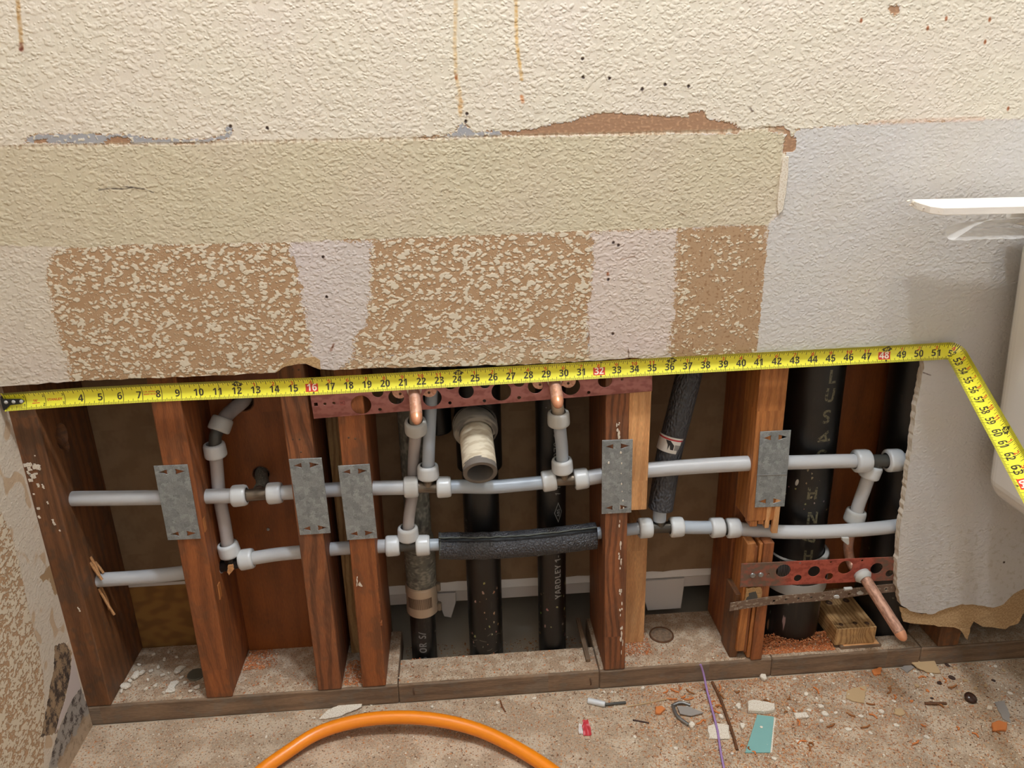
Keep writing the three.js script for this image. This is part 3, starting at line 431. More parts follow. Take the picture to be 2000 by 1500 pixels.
{ const t = thing('backing_board', 'smooth brown board behind the large black pipes by the right panel', 'board', [49.6, 1.5, -5.1], 'flat backing boards'); part(t, 'timber', wood(48.3, 52.0, 1.5, H, -5.5, -5.02, { r: .04 }), M.flat); }
{ // tub edge seen through the gap behind the bays
  const t = thing('tub_rail', 'white tub rim seen through the gap behind the drain pipes', 'tub', [30, 0, -7.2]);
  part(t, 'rim', box(16, 56, 4.1, 5.6, -7.2, -6.05, .1), M.whiteTub); part(t, 'lower_rail', box(16, 56, 3.08, 4.08, -7.2, -6.3, .05), M.whiteTub2);
  for (const [a, b, c, d] of [[21.6, 23.0, 22.1, 22.6], [36.2, 39.6, 37.0, 39.5]]) { const g = slab([[a, 4.0], [c, c > 30 ? 1.4 : 2.05], [d, c > 30 ? 1.4 : 1.9], [b, 3.2], [b, 4.0]], [], -7, 1.0, .04); part(t, 'support_foot', g, M.whiteTub2, 'tapered white foot under the rim'); }
  part(t, 'support_post', box(30, 31, 0, 3.2, -8.2, -7.2), M.whiteTub2);
}
{ // block and shim
  const t = thing('wood_block', 'short pale timber block with screw holes under the perforated strap', 'block', [49.9, 1.72, -2.7]);
  const holes = []; const g = wood(48.5, 51.3, 1.74, 3.08, -5.0, -.55, { grain: 'z', r: .06, su: 4, sv: 12 }); part(t, 'timber', g, M.blockWood);
  for (const [x, z] of [[49.0, -1.0], [50.8, -.95], [50.0, -1.05]]) part(t, 'screw_hole', lathe([x, 3.07, z], [x, 3.1, z], [[.0005, 0], [.13, 0], [.16, .02], [.12, .035], [.0005, .005]], 14), M.rust);
  for (const [x, z] of [[49.3, -3.4], [50.6, -3.5]]) part(t, 'screw_hole', lathe([x, 3.07, z], [x, 3.1, z], [[.0005, 0], [.2, 0], [.24, .02], [.18, .035], [.0005, .005]], 14), M.rust);
  const s = thing('shim', 'thin dark shim squeezed under the pale timber block', 'shim', [50.2, 1.5, -1.5]); part(s, 'strip', wood(48.9, 51.75, 1.5, 1.72, -3.6, -.4, { grain: 'x', r: .03 }), M.plate); part(s, 'peeled_layer', wood(49.1, 51.6, 1.68, 1.75, -1.2, -.45, { grain: 'x', r: .02, wob: .04 }), M.pine);
}

/* ---------- drains ---------- */
function textCyl(a, b, r, tex, mat) { const L = dist(a, b), g = new THREE.CylinderGeometry(r, r, L, 36, 1, true, Math.PI); g.translate(0, L / 2, 0); return aim(g, a, b); }
{ // galvanised drain with banded coupling
  const t = thing('drain_pipe', 'grey galvanised drain pipe clamped to a black pipe stub', 'pipe', [20.8, 0, -3.55], 'drain pipes');
  part(t, 'grey_pipe', textCyl([20.85, 5.8, -3.55], [20.95, 30, -3.55], .83), M.galvPipe);
  part(t, 'pipe_collar', lathe([20.82, 5.4, -3.55], [20.86, 10.6, -3.55], [[.84, 0], [.98, .2], [1.02, 3.8], [.95, 4.9], [.83, 5.2]], 32), M.galvPipe);
  const y0 = 4.55, y1 = 6.85; part(t, 'rubber_sleeve', lathe([20.78, y0, -3.55], [20.8, y1, -3.55], [[.9, 0], [1.0, .06], [1.02, y1 - y0 - .06], [.95, y1 - y0]], 32), M.clamp);
  const cl = part(t, 'clamp_band', lathe([20.79, y0 + .1, -3.55], [20.8, y1 - .1, -3.55], [[1.03, 0], [1.07, .03], [1.07, .5], [1.035, .55], [1.035, 1.5], [1.07, 1.55], [1.07, 2.0], [1.03, 2.08]], 36), M.clamp, 'stainless steel band of the coupling');
  for (let k = 0; k < 26; k++) { const a = -.95 + k * .065; part(cl, 'slot', box(-.012, .012, -.4, .4, 0, .03).rotateY(a).translate(20.8 + Math.sin(a) * 1.03, 5.72, -3.55 + Math.cos(a) * 1.03), M.rust); }
  for (const y of [4.95, 6.5]) { const s = part(cl, 'worm_screw', cyl([21.92, y - .3, -3.35], [21.92, y + .3, -3.3], .17), M.dirty); part(cl, 'screw_housing', box(21.6, 22.05, y - .22, y + .22, -3.55, -3.15, .06), M.dirty); }
  const tx = absTex(256, 256, (g) => { g.save(); g.translate(128, 128); g.rotate(-Math.PI / 2); g.fillStyle = 'rgb(120,120,118)'; g.font = 'bold 34px sans-serif'; g.fillText('US  OR  S/', -95, 10); g.restore(); splats(g, 256, 0, 256, 6, () => 'rgb(190,180,170)', 1, 4); });
  part(t, 'black_stub', textCyl([20.7, 0, -3.55], [20.75, 4.6, -3.55], .86), absM(tx));
}
{ // two inch drain with the painted trap arm
  const t = thing('drain_pipe', 'black drain pipe whose painted open stub points into the room', 'pipe', [25, 0, -3.4], 'drain pipes');
  const tx = absTex(512, 1024, (g) => { splats(g, 512, 640, 1024, 90, pale, 1, 7); splats(g, 512, 420, 700, 16, pale, 2, 6); g.strokeStyle = 'rgb(96,90,80)'; g.lineWidth = 3; for (let k = 0; k < 50; k++) { g.beginPath(); const x = rnd() * 512, y = rr(850, 1000); g.moveTo(x, y); g.quadraticCurveTo(x + 20, y + rr(-14, 14), x + rr(20, 46), y + rr(-12, 12)); g.stroke(); } g.save(); g.translate(176, 480); g.rotate(-Math.PI / 2); g.fillStyle = 'rgb(128,126,120)'; g.font = 'italic 30px sans-serif'; g.fillText('I NTTY  x', 0, 0); g.restore(); g.fillStyle = 'rgb(140,130,100)'; g.beginPath(); g.ellipse(330, 250, 7, 12, .3, 0, 7); g.fill(); });
  part(t, 'vertical_pipe', textCyl([25.0, 0, -3.5], [25.0, 18.2, -3.5], 1.16), absM(tx));
  part(t, 'tee_fitting', merge([cyl([25, 15.2, -3.5], [25, 21.6, -3.5], 1.42, 1.42, 32, .08), lathe([24.85, 18.4, -3.8], [24.75, 18.75, -1.55], [[1.0, 0], [1.36, 0], [1.3, 2.27], [1.0, 2.27]], 32)]), M.abs);
  part(t, 'upper_pipe', cyl([25, 21.4, -3.5], [25, 40, -3.5], 1.16), M.abs);
  const a = [24.76, 18.65, -2.2], b = [24.9, 17.05, 1.1], L = dist(a, b);
  part(t, 'hub_collar', lathe([24.74, 18.8, -2.35], [24.8, 18.4, -1.2], [[1.0, 0], [1.3, .02], [1.34, .15], [1.34, .9], [1.26, 1.08], [1.0, 1.12]], 36), M.hub);
  const sg = new THREE.CylinderGeometry(.98, .98, L, 36, 1, true); sg.translate(0, L / 2, 0); part(t, 'painted_stub', aim(sg, a, b), M.stubPaint, 'short pipe stub daubed with cream paint');
  part(t, 'cut_end', lathe(lerp3(a, b, (L - .12) / L), b, [[.74, -.02], [.74, .1], [.76, .13], [.96, .13], [.985, .1], [.985, 0]], 36), M.pipeEnd);
  const ig = new THREE.CylinderGeometry(.75, .75, L, 32, 1, true); ig.translate(0, L / 2, 0); part(t, 'bore', aim(ig, a, b), M.pipeEnd);
}
{
  const t = thing('drain_pipe', 'slim black drain pipe with printed lettering beside the plaster-dripped stud', 'pipe', [29.55, 0, -3.4], 'drain pipes');
  const tx = absTex(512, 2048, (g) => {
    splats(g, 512, 1560, 2048, 60, pale, 1, 9); splats(g, 512, 1500, 2048, 5, () => 'rgb(128,118,78)', 10, 22); splats(g, 512, 500, 700, 8, () => 'rgb(150,146,140)', 1, 3);
    g.fillStyle = 'rgb(150,150,146)'; const say = (s, y, f) => { g.save(); g.translate(300, y); g.rotate(-Math.PI / 2); g.font = f; g.fillText(s, 0, 0); g.restore(); };
    say('YARDLEY 1-', 1620, 'bold 50px sans-serif'); say('O', 1250, 'bold 40px sans-serif'); say('1 1/2', 1010, 'italic 44px sans-serif'); say('CS270-65 A.S.T.M.', 850, '52px sans-serif'); say("\" ", 900, 'bold 50px sans-serif');
    g.save(); g.translate(286, 1100); g.rotate(-Math.PI / 2); g.strokeStyle = 'rgb(150,150,146)'; g.lineWidth = 4; g.beginPath(); g.moveTo(-54, 0); g.lineTo(0, -22); g.lineTo(54, 0); g.lineTo(0, 22); g.closePath(); g.stroke(); g.font = 'bold 24px sans-serif'; g.fillText('ABS', -24, 9); g.restore();
  });
  part(t, 'pipe_wall', textCyl([29.62, 0, -3.5], [29.45, 26, -3.5], .95), absM(tx));
}
{ // large soil pipe
  const t = thing('soil_pipe', 'thick black soil pipe with large worn stencilled letters beside the broken stud', 'pipe', [46.3, 0, -3.3], 'drain pipes');
  const tx = absTex(1024, 2048, (g) => {
    g.fillStyle = 'rgb(112,106,80)'; const put = (s, x, y, rot, size) => { g.save(); g.translate(x, y); g.rotate(rot); g.font = `bold ${size}px sans-serif`; g.textAlign = 'center'; g.fillText(s, 0, size * .36); g.restore(); };
    const L = [['L', 470, 300, 0], ['U', 468, 400, .1], ['S', 462, 520, Math.PI], ['A', 458, 640, -1.9], ['C', 452, 740, .3], ['H', 430, 960, 0], ['N', 448, 1110, 0], ['A', 450, 1240, 2.2], ['H', 448, 1350, 0], ['I', 446, 1440, 1.57], ['I', 444, 1500, 1.57], ['O', 452, 1640, .1], ['N', 452, 1740, 0]];
    for (const [s, x, y, a] of L) put(s, x + 66, y, a, 104);
    for (let k = 0; k < 1700; k++) { g.fillStyle = `rgba(24,22,20,${rr(.3, .9)})`; g.fillRect(rr(430, 620), rr(250, 1820), rr(2, 12), rr(2, 12)); }
    splats(g, 1024, 700, 1000, 30, () => 'rgb(150,140,110)', 2, 9); splats(g, 1024, 800, 1250, 40, pale, 1, 7); g.fillStyle = 'rgb(205,200,186)'; g.beginPath(); g.ellipse(500, 770, 10, 14, .4, 0, 7); g.fill(); g.beginPath(); g.ellipse(404, 905, 9, 20, .2, 0, 7); g.fill();
  });
  part(t, 'pipe_wall', textCyl([46.45, 0, -3.3], [46.0, 24.5, -3.3], 1.78), absM(tx));
  const hub = absTex(512, 256, (g) => { splats(g, 512, 0, 256, 60, pale, 1, 8); splats(g, 512, 60, 200, 9, () => 'rgb(110,102,88)', 3, 8); });
  part(t, 'hub', lathe([46.42, .6, -3.3], [46.36, 7.9, -3.3], [[1.85, 0], [1.95, .1], [1.95, 5.2], [2.12, 5.4], [2.12, 7.1], [2.0, 7.25], [1.78, 7.25]], 40), absM(hub));
  part(t, 'cement_ring', lathe([46.38, 7.75, -3.3], [46.37, 8.0, -3.3], [[1.9, 0], [2.1, .04], [2.0, .14], [1.8, .24]], 40), M.ringOld, 'pale smear of pipe cement around the joint');
  part(t, 'cement_ring', lathe([46.4, 5.3, -3.3], [46.39, 6.3, -3.3], [[1.97, 0], [2.14, .08], [2.15, .9], [2.13, .95]], 40), M.ringOld, 'pale smear of pipe cement around the joint');
}
{ const t = thing('soil_pipe', 'thick black soil pipe half hidden behind the edge of the right panel', 'pipe', [52.9, 0, -3.2], 'drain pipes'); const tx = absTex(512, 1024, (g) => { splats(g, 512, 100, 1000, 26, () => `rgb(${rr(60, 110) | 0},${rr(56, 100) | 0},${rr(52, 90) | 0})`, 2, 6); g.save(); g.translate(200, 760); g.rotate(-Math.PI / 2); g.fillStyle = 'rgb(88,86,82)'; g.font = '24px sans-serif'; g.fillText('8  I', 0, 0); g.restore(); }); part(t, 'pipe_wall', textCyl([53.3, 0, -3.2], [52.75, 26, -3.2], 1.78), absM(tx)); }
{ const t = thing('vent_pipe', 'short black pipe end in the dark behind the red bracket', 'pipe', [22.8, 17.5, -4.4]); part(t, 'pipe_wall', cyl([22.5, 17.3, -4.45], [22.45, 40, -4.45], .84, .84, 28, .12), M.abs); }

/* ---------- water lines ---------- */
const ringProf = [[.44, 0], [.58, .02], [.64, .08], [.655, .2], [.64, .7], [.6, .84], [.52, .88], [.44, .88]];
function ringAt(t, c, d, mat = M.ring, k = 1) { const L = Math.hypot(...d), u = d.map((v) => v / L), a = c.map((v, i) => v - u[i] * .44 * k), b = c.map((v, i) => v + u[i]); part(t, 'sleeve', lathe(a, b, ringProf.map(([r, y]) => [r * k, y * k]), 28), mat, 'white expansion sleeve'); }
{
  const t = thing('water_line', 'upper white plastic water line crossing behind the nail plates', 'pipe', [24, 15, -1.3]);
  const seg = (pts, r = .44, m = M.pex, s = 40) => part(t, 'pipe_section', tube(pts, r, s), m);
  seg([[.7, 15.45, -1.45], [1.14,15.48,-1.42], [3.65,15.37,-1.4], [6.85,15.24,-1.4], [10.62,15.11,-1.4]]);
  part(t, 'tee_fitting', merge([cyl([10.92,15.09,-1.4], [12.49,15.17,-1.4], .37), cyl([11.65,15.09,-1.5], [11.58,14.87,-2.9], .34)]), M.brass);
  ringAt(t, [10.62,15.11,-1.4], [1, .05, 0]); ringAt(t, [12.69,15.15,-1.4], [1, .05, 0]);
  part(t, 'branch_pipe', tube([[11.59,14.96,-2.2], [11.61,14.99,-3], [11.22, 15.0, -4.4], [11.24, 15.1, -5.4]], .4, 20), M.galvPipe, 'grey branch pipe into the board');
  seg([[12.78,15.15,-1.4], [15.2,15.17,-1.4], [17.63,15.19,-1.35], [20.77,15.1,-1.3]]);
  ringAt(t, [20.77,15.13,-1.3], [1, 0, 0]); ringAt(t, [22.73,15.01,-1.3], [1, 0, 0]);
  part(t, 'tee_fitting', merge([cyl([20.86,15.12,-1.3], [22.7,15.01,-1.3], .37), cyl([21.78,15.1,-1.3], [21.83,15.96,-1.3], .35)]), M.brass);
  ringAt(t, [21.84,16.1,-1.3], [0, 1, 0], M.ring); seg([[21.83,15.93,-1.3], [21.99,17.79,-1.35], [22.2,20.01,-1.5], [22.43,22.15,-1.7]], .37, M.pexBlue);
  seg([[22.82,15.01,-1.3], [23.75,14.98,-1.3], [25.61,14.84,-1.3], [27.48,14.9,-1.3], [29.09,14.98,-1.3]], .42, M.pexBlue);
  ringAt(t, [29.12,15.05,-1.3], [1, .1, 0]); ringAt(t, [31.1,15.07,-1.3], [1, .1, 0]);
  part(t, 'tee_fitting', merge([cyl([29.24,15.04,-1.3], [30.94,15.08,-1.3], .37), cyl([30.09,15.09,-1.3], [29.95,15.99,-1.2], .35)]), M.brass);
  ringAt(t, [29.91,16.12,-1.15], [-.06, 1, .05]); seg([[29.91,15.95,-1.15], [29.88,17.18,-1], [29.76,18.28,-0.8], [29.62,19.47,-0.5]], .37, M.pexBlue);
  ringAt(t, [29.58,19.52,-0.45], [-.05, 1, .1], M.ringOld);
  seg([[31.2,15.06,-1.3], [33.13,15.35,-1.2], [36.26,15.59,-1.05], [39.37,15.75,-0.85], [41.77,15.88,-0.6]], .47);
  seg([[42.52,15.79,-0.7], [44.51,15.66,-0.8], [46.52,15.56,-0.9], [48.68,15.43,-1]]);
  ringAt(t, [48.65,15.43,-1], [1, 0, 0], M.ring, 1.12); ringAt(t, [50.71,15.35,-1], [1, 0, 0], M.ring, 1.12);
  part(t, 'tee_fitting', merge([cyl([48.82,15.42,-1], [50.62,15.32,-1], .4), cyl([49.63,15.3,-1], [49.55,14.44,-1.1], .38)]), M.polyGrey);
  seg([[50.81,15.34,-1], [52.22,15.3,-1], [54.24,15.22,-1]], .42, M.pexBlue, 12);
  ringAt(t, [49.39,14.62,-1.1], [.25, 1, 0]); seg([[49.33,14.34,-1.1], [49.23,13.32,-1.2], [49.08,12.16,-1.3], [49.06,11.25,-1.4]], .4);
  ringAt(t, [49.02,11.25,-1.4], [.15, 1, 0], M.ringOld);
  part(t, 'copper_drop', tube([[49.04,11.04,-1.5], [49,9.72,-1.6], [49,8.61,-1.5], [49.08,7.82,-0.9], [49.18,7.77,-0.2]], .3, 24, 14), M.copper, 'bright copper drop behind the bracket');
}
{
  const t = thing('water_line', 'lower white plastic water line with the riser on the left', 'pipe', [24, 10.5, -1.5]);
  const seg = (pts, r = .44, m = M.pex, s = 40) => part(t, 'pipe_section', tube(pts, r, s), m);
  seg([[.7, 9.4, -2.05], [1.13,9.44,-2.03], [3.86,9.52,-1.95], [6.7,9.72,-1.9], [8.67,9.99,-1.9]]);
  part(t, 'tee_fitting', merge([cyl([8.54,9.96,-1.9], [10.24,10.39,-1.8], .38), cyl([9.33,10.2,-1.85], [9.32,11.01,-1.85], .38)]), M.poly, 'black plastic tee');
  ringAt(t, [9.32,11.2,-1.85], [-.12, 1, 0]); ringAt(t, [10.31,10.46,-1.8], [1, .13, 0]);
  seg([[9.29,11.02,-1.85], [9.31,12.73,-1.9], [9.22,14.74,-2.1], [9.33,16.46,-2.1], [9.42,17.7,-2.1]], .38, M.pexRose);
  ringAt(t, [9.41,17.83,-2.1], [-.02, 1, 0]);
  part(t, 'elbow_fitting', tube([[9.43,17.93,-2.1], [9.51,18.46,-2.1], [9.57,18.76,-2.15], [9.68,18.97,-2.4], [9.77,19.15,-2.6]], .36, 16, 14), M.polyGrey, 'dark elbow at the top of the riser');
  ringAt(t, [9.78,19.2,-2.7], [.35, .8, -.5], M.ringOld); part(t, 'branch_pipe', tube([[9.8,19.14,-2.6], [9.98,19.48,-3.1], [10.28,19.67,-3.8], [10.78, 19.95, -4.5], [10.85, 20.2, -5.4]], .42, 24), M.pexRose);
  seg([[10.38,10.46,-1.8], [12.18,10.73,-1.7], [14.09,10.88,-1.6], [16.62,11.03,-1.5], [19.31,11.06,-1.4]], .42);
  ringAt(t, [19.37,11.05,-1.4], [1, 0, 0]); ringAt(t, [21.23,10.96,-1.4], [1, 0, 0]);
  part(t, 'tee_fitting', merge([cyl([19.53,11.04,-1.4], [21.1,10.97,-1.4], .36), cyl([20.31,11.02,-1.4], [20.35,11.66,-1.5], .35)]), M.polyGrey);
  ringAt(t, [20.36,11.84,-1.5], [0, 1, 0]); seg([[20.35,11.66,-1.5], [20.48,12.84,-1.7], [20.78,14.36,-2.14], [20.98,16.49,-2.05], [21.24,18.61,-1.1], [21.33,19.36,-0.7]], .36, M.pexRose);
  ringAt(t, [21.33,19.33,-0.7], [0, 1, .3], M.ringOld);
  seg([[21.29,10.96,-1.4], [21.99,10.95,-1.4], [23.58,10.91,-1.4], [26.79,10.92,-1.4], [31.99,11.09,-1.4], [34.28,11.24,-1.4], [35.26,11.28,-1.4]], .38, M.pexBlue, 60);
  ringAt(t, [35.26,11.28,-1.4], [1, 0, 0]); ringAt(t, [37.28,11.22,-1.4], [1, 0, 0]);
  part(t, 'tee_fitting', merge([cyl([35.39,11.31,-1.4], [37.18,11.23,-1.4], .37), cyl([36.25,11.29,-1.4], [36.16,11.97,-1.45], .35)]), STD({ color: hex(88, 84, 78), metalness: .85, roughness: .28 }), 'shiny metal tee');
  seg([[36.17,11.75,-1.45], [36.18,12.49,-1.5], [36.27,13.16,-1.6]], .42, M.pexBlue, 10);
  seg([[37.38,11.22,-1.4], [38.25,11.12,-1.4], [39.92,11.01,-1.4]], .42, M.pexBlue, 16);
  ringAt(t, [39.92,11.01,-1.4], [1, 0, 0]); ringAt(t, [40.97,10.91,-1.4], [1, 0, 0]); part(t, 'coupling', cyl([40.06,11,-1.4], [40.87,10.91,-1.4], .38), M.polyGrey);
  seg([[41.07,10.9,-1.4], [42.22,10.76,-1.2], [44.38,10.77,-0.75], [47,10.73,-0.6], [49.7,10.74,-0.6], [51.79,10.8,-0.7], [54.28,10.97,-0.9]], .44, M.pex, 60);
  part(t, 'pipe_clip', slab([[47.59,10.54],[48.06,10.51],[48.13,10.06],[48.04,9.99],[47.65,10.32]], [], -.25, .2, .02), M.ringOld);
}
{ // foam sleeves
  const t = thing('pipe_insulation', 'black foam sleeve slit along the lower water line', 'insulation', [27, 10, -1.4], 'foam sleeves');
  const pts = [[22.24,10.86,-1.4], [24.86,10.68,-1.4], [28.08,10.68,-1.4], [32.09,10.93,-1.4]], c = new THREE.CatmullRomCurve3(pts.map((p) => V(...p)), false, 'centripetal'), A = [], UVs = [], idx = [], NS = 50, NR = 30;
  for (let i = 0; i <= NS; i++) { const p = c.getPointAt(i / NS), open = .1 + .05 * pn(i * .3, 2), R = .84 + .03 * pn(i * .4, 7); for (let k = 0; k <= NR; k++) { const a = 1.0 + open + (Math.PI * 2 - 2 * open) * k / NR, rr2 = R * (k === 0 || k === NR ? .97 : 1); A.push(p.x, p.y + Math.sin(a) * rr2, p.z + Math.cos(a) * rr2); UVs.push(i / NS * 2.2, k / NR * 1.1); } }
  for (let i = 0; i < NS; i++) for (let k = 0; k < NR; k++) { const a = i * (NR + 1) + k, b = a + NR + 1; idx.push(a, a + 1, b, b, a + 1, b + 1); }
  const g = new THREE.BufferGeometry(); g.setAttribute('position', new THREE.Float32BufferAttribute(A, 3)); g.setAttribute('uv', new THREE.Float32BufferAttribute(UVs, 2)); g.setIndex(idx); g.computeVertexNormals(); part(t, 'sleeve_wall', g, M.foam);
  const edge = (off, m, lift) => { const P = []; for (let i = 0; i <= NS; i++) { const p = c.getPointAt(i / NS), a = 1.0 + off * (.1 + .05 * pn(i * .3, 2)), R = .86 + lift * (1 + pn(i * .5, off * 3)) ; P.push([p.x, p.y + Math.sin(a) * R, p.z + Math.cos(a) * R]); } part(t, 'slit_edge', tube(P, .05, 60, 6), m); };
  edge(1.4, M.foamIn, .05); edge(-1, M.foam, .01);
  part(t, 'foam_end', lathe([22.24,10.86,-1.4], [22.37,10.85,-1.4], [[.4, 0], [.84, 0], [.84, .08]], 28), M.foamIn); part(t, 'foam_end', lathe([32.06,10.94,-1.4], [32.19,10.93,-1.4], [[.84, -.05], [.84, 0], [.4, 0]], 28), M.foam);
}
{
  const t = thing('pipe_insulation', 'slanting black foam sleeve with a white sticker', 'insulation', [37, 13, -1.6], 'foam sleeves');
  const a = [36.24,12.54,-1.6], m = [36.66,16.02,-1.9], b = [38.07,22.41,-2.6];
  part(t, 'sleeve_wall', tube([a, lerp3(a, m, .5), m, lerp3(m, b, .5), b], .78, 40, 28), M.foam);
  part(t, 'foam_end', lathe(lerp3(a, m, -.005), m, [[.4, 0], [.7, 0], [.79, .06]], 28), M.foam);
  const tx = canvasTex(512, 128, (g) => { g.fillStyle = 'rgb(214,208,198)'; g.fillRect(0, 0, 512, 128); g.fillStyle = 'rgb(190,40,48)'; g.fillRect(0, 14, 512, 12); g.fillStyle = 'rgb(34,30,30)'; g.beginPath(); g.moveTo(150, 30); g.lineTo(210, 30); g.lineTo(262, 62); g.lineTo(262, 100); g.lineTo(226, 100); g.lineTo(208, 64); g.lineTo(196, 110); g.lineTo(186, 66); g.fill(); for (let k = 0; k < 20; k++) g.fillRect(272 + k * 3.4, 56, k % 3 ? 1.4 : 2.4, 44); g.font = '14px sans-serif'; g.fillText('20-90', 400, 112); g.font = '12px sans-serif'; g.fillText('- - -', 60, 90); });
  const p0 = lerp3(m, b, .115), p1 = lerp3(m, b, .3), L = 1.0, u = lerp3(p0, p1, 1 / dist(p0, p1)), sg = new THREE.CylinderGeometry(.8, .8, L, 30, 1, true, -1.75, 3.3); sg.translate(0, L / 2, 0); part(t, 'sticker', aim(sg, [36.68,16.42,-1.95], [36.91,17.4,-2.05]), STD({ map: tx, roughness: .5 }), 'white sticker with a red line and bar code');
}

/* ---------- brackets, nail plates, stubs ---------- */
{
  const t = thing('pipe_bracket', 'long red perforated bracket screwed across the studs under the tape', 'bracket', [28, 21.5, .05], 'red perforated brackets');
  const hs = [[18.44,21.13, .56], [19.41,21.84, .31], [20.41,21.49, .43], [22.39,21.36, .53], [23.43,22.11, .31], [24.3,21.65, .43], [25.36,22.08, .31], [26.27,21.54, .55], [27.28,22.08, .31], [28.2,21.76, .43], [30.2,21.66, .53], [32.15,21.91, .4], [19.46,20.8, .09], [23.37,21, .09], [25.3,21.03, .09], [27.27,21.12, .1], [31.23,21.24, .09], [16.47,21.29, .08], [16.96,21.31, .08], [33.12,21.95, .08]];
  const sq = [15.98,21.28], o = [[15.78,20.43],[34.89,21.15],[34.83,22.46],[15.71,22.15]];
  const g = slab(o, [...hs.map((h) => [h[0], h[1], h[2]]), [[sq[0] - .1, sq[1] - .1], [sq[0] + .1, sq[1] - .1], [sq[0] + .1, sq[1] + .1], [sq[0] - .1, sq[1] + .1]]], .02, .06, .012, 14);
  const p = g.attributes.position, uv = g.attributes.uv; for (let i = 0; i < p.count; i++) uv.setXY(i, p.getX(i) / 12, p.getY(i) / 1.7); part(t, 'steel_strip', g, M.redPlate);
  const [lx, ly] = [17.44,21.31]; const lg = new THREE.PlaneGeometry(.3, .3); lg.translate(lx, ly, .085); part(t, 'stamped_mark', lg, STD({ map: canvasTex(64, 64, (g2) => { g2.fillStyle = 'rgb(158,88,80)'; g2.fillRect(0, 0, 64, 64); g2.fillStyle = 'rgb(70,36,32)'; g2.font = 'bold 34px sans-serif'; g2.fillText('SC', 6, 42); g2.strokeStyle = 'rgb(70,36,32)'; g2.lineWidth = 3; g2.beginPath(); g2.arc(32, 32, 27, -1, 1); g2.stroke(); }), roughness: .5, metalness: .3 }), 'small stamped maker mark');
}
function stub(label, a, b, r, mat, wing) {
  const t = thing('copper_stub', label, 'pipe stub', a, 'capped copper stubs'); const L = dist(a, b);
  part(t, 'copper_tube', lathe(a, b, [[r * .98, 0], [r, .1], [r * .99, L * .35], [r, L - .75], [r * .98, L - .55]], 26), mat);
  part(t, 'closed_tip', lathe(lerp3(a, b, (L - .56) / L), b, [[r * .985, 0], [r * .97, .12], [r * .86, .3], [r * .62, .46], [r * .3, .55], [.001, .57]], 26), M.copperTip, 'bright rounded closed tip');
  if (wing) { const w = part(t, 'brass_elbow', merge([cyl([a[0], a[1], a[2] - 1.0], [a[0], a[1], a[2] + .06], .42, .42, 20), cyl([a[0], a[1] + .2, a[2] - .7], [wing[0], wing[1], wing[2]], .36, .36, 18)]), M.clamp, 'brass elbow behind the bracket'); for (const s of [-1, 1]) { const g = new THREE.CylinderGeometry(.42, .42, .14, 24); g.rotateX(Math.PI / 2); g.translate(a[0] + s * .82, a[1] - .1, -.12); part(t, 'wing', merge([g, box(a[0] + (s > 0 ? 0 : -.8), a[0] + (s > 0 ? .8 : 0), a[1] - .4, a[1] + .25, -.2, -.06)]), M.copper, 'copper mounting wing'); part(t, 'solder_spot', lathe([a[0] + s * .8, a[1] - .25, -.06], [a[0] + s * .8, a[1] - .25, .0], [[.0005, .06], [.07, .05], [.08, 0]], 10), M.rust); } }
  return t;
}
stub('closed copper stub pointing into the room above the rose-tinted riser', [21.43,21.88,0.12], [21.6,20.73,2.2], .325, M.copper, [21.33,19.36,-0.7]);
stub('closed copper stub pointing into the room above the slim black drain pipe', [29.27,22.06,0.12], [29.26,21.17,1.9], .34, M.copper, [29.61,19.58,-0.45]);
const s3 = stub('long dull copper stub sticking out through the lower bracket', [49.19,7.89,0.15], [50.5,5.31,3.6], .345, M.copperOld, null);
part(s3, 'solder_collar', lathe([49.17,7.87,0], [49.24,7.71,0.5], [[.3, 0], [.52, .06], [.5, .2], [.56, .3], [.42, .48], [.34, .55]], 20), M.ringOld, 'crusty pale solder around the tube');
{
  const t = thing('pipe_bracket', 'short red perforated bracket screwed to the broken stud', 'bracket', [45, 8, .05], 'red perforated brackets');
  const hs = [[43.95,8.46, .47], [44.96,7.84, .25], [45.99,8.27, .39], [47.03,7.81, .26], [48.03,8.43, .49], [50.13,8.2, .4], [51.06,7.75, .25], [43,8.29, .07], [45,8.95, .06], [47.02,8.89, .07], [49.08,8.86, .07]];
  const o = [[41.21,7.42],[53.33,7.16],[53.01,8.96],[41.15,9.19]], g = slab(o, hs, .03, .06, .012, 16), x0 = o[0][0], x1 = o[1][0], y0 = Math.min(...o.map((q) => q[1])), y1 = Math.max(...o.map((q) => q[1]));
  const p = g.attributes.position, uv = g.attributes.uv; for (let i = 0; i < p.count; i++) uv.setXY(i, (p.getX(i) - x0) / (x1 - x0), (p.getY(i) - y0) / (y1 - y0)); part(t, 'steel_strip', g, M.redPlate2);
  for (const [x, y] of [[41.95,8.28],[42.48,8.28]]) { const s = part(t, 'screw', lathe([x, y, .09], [x, y, .2], [[.17, 0], [.18, .03], [.14, .09], [.06, .1], [.05, .06], [.0005, .06]], 18), M.steel, 'silver screw head'); }
  for (let k = 0; k < 9; k++) { const [x, y] = [[44.29,7.97]][0]; part(t, 'threaded_rod', tube([[x - .42 + k * .105, y - .5, -.55], [x - .42 + k * .105, y, -.45], [x - .42 + k * .105, y + .5, -.55]], .03, 10, 6), M.steel); }
}
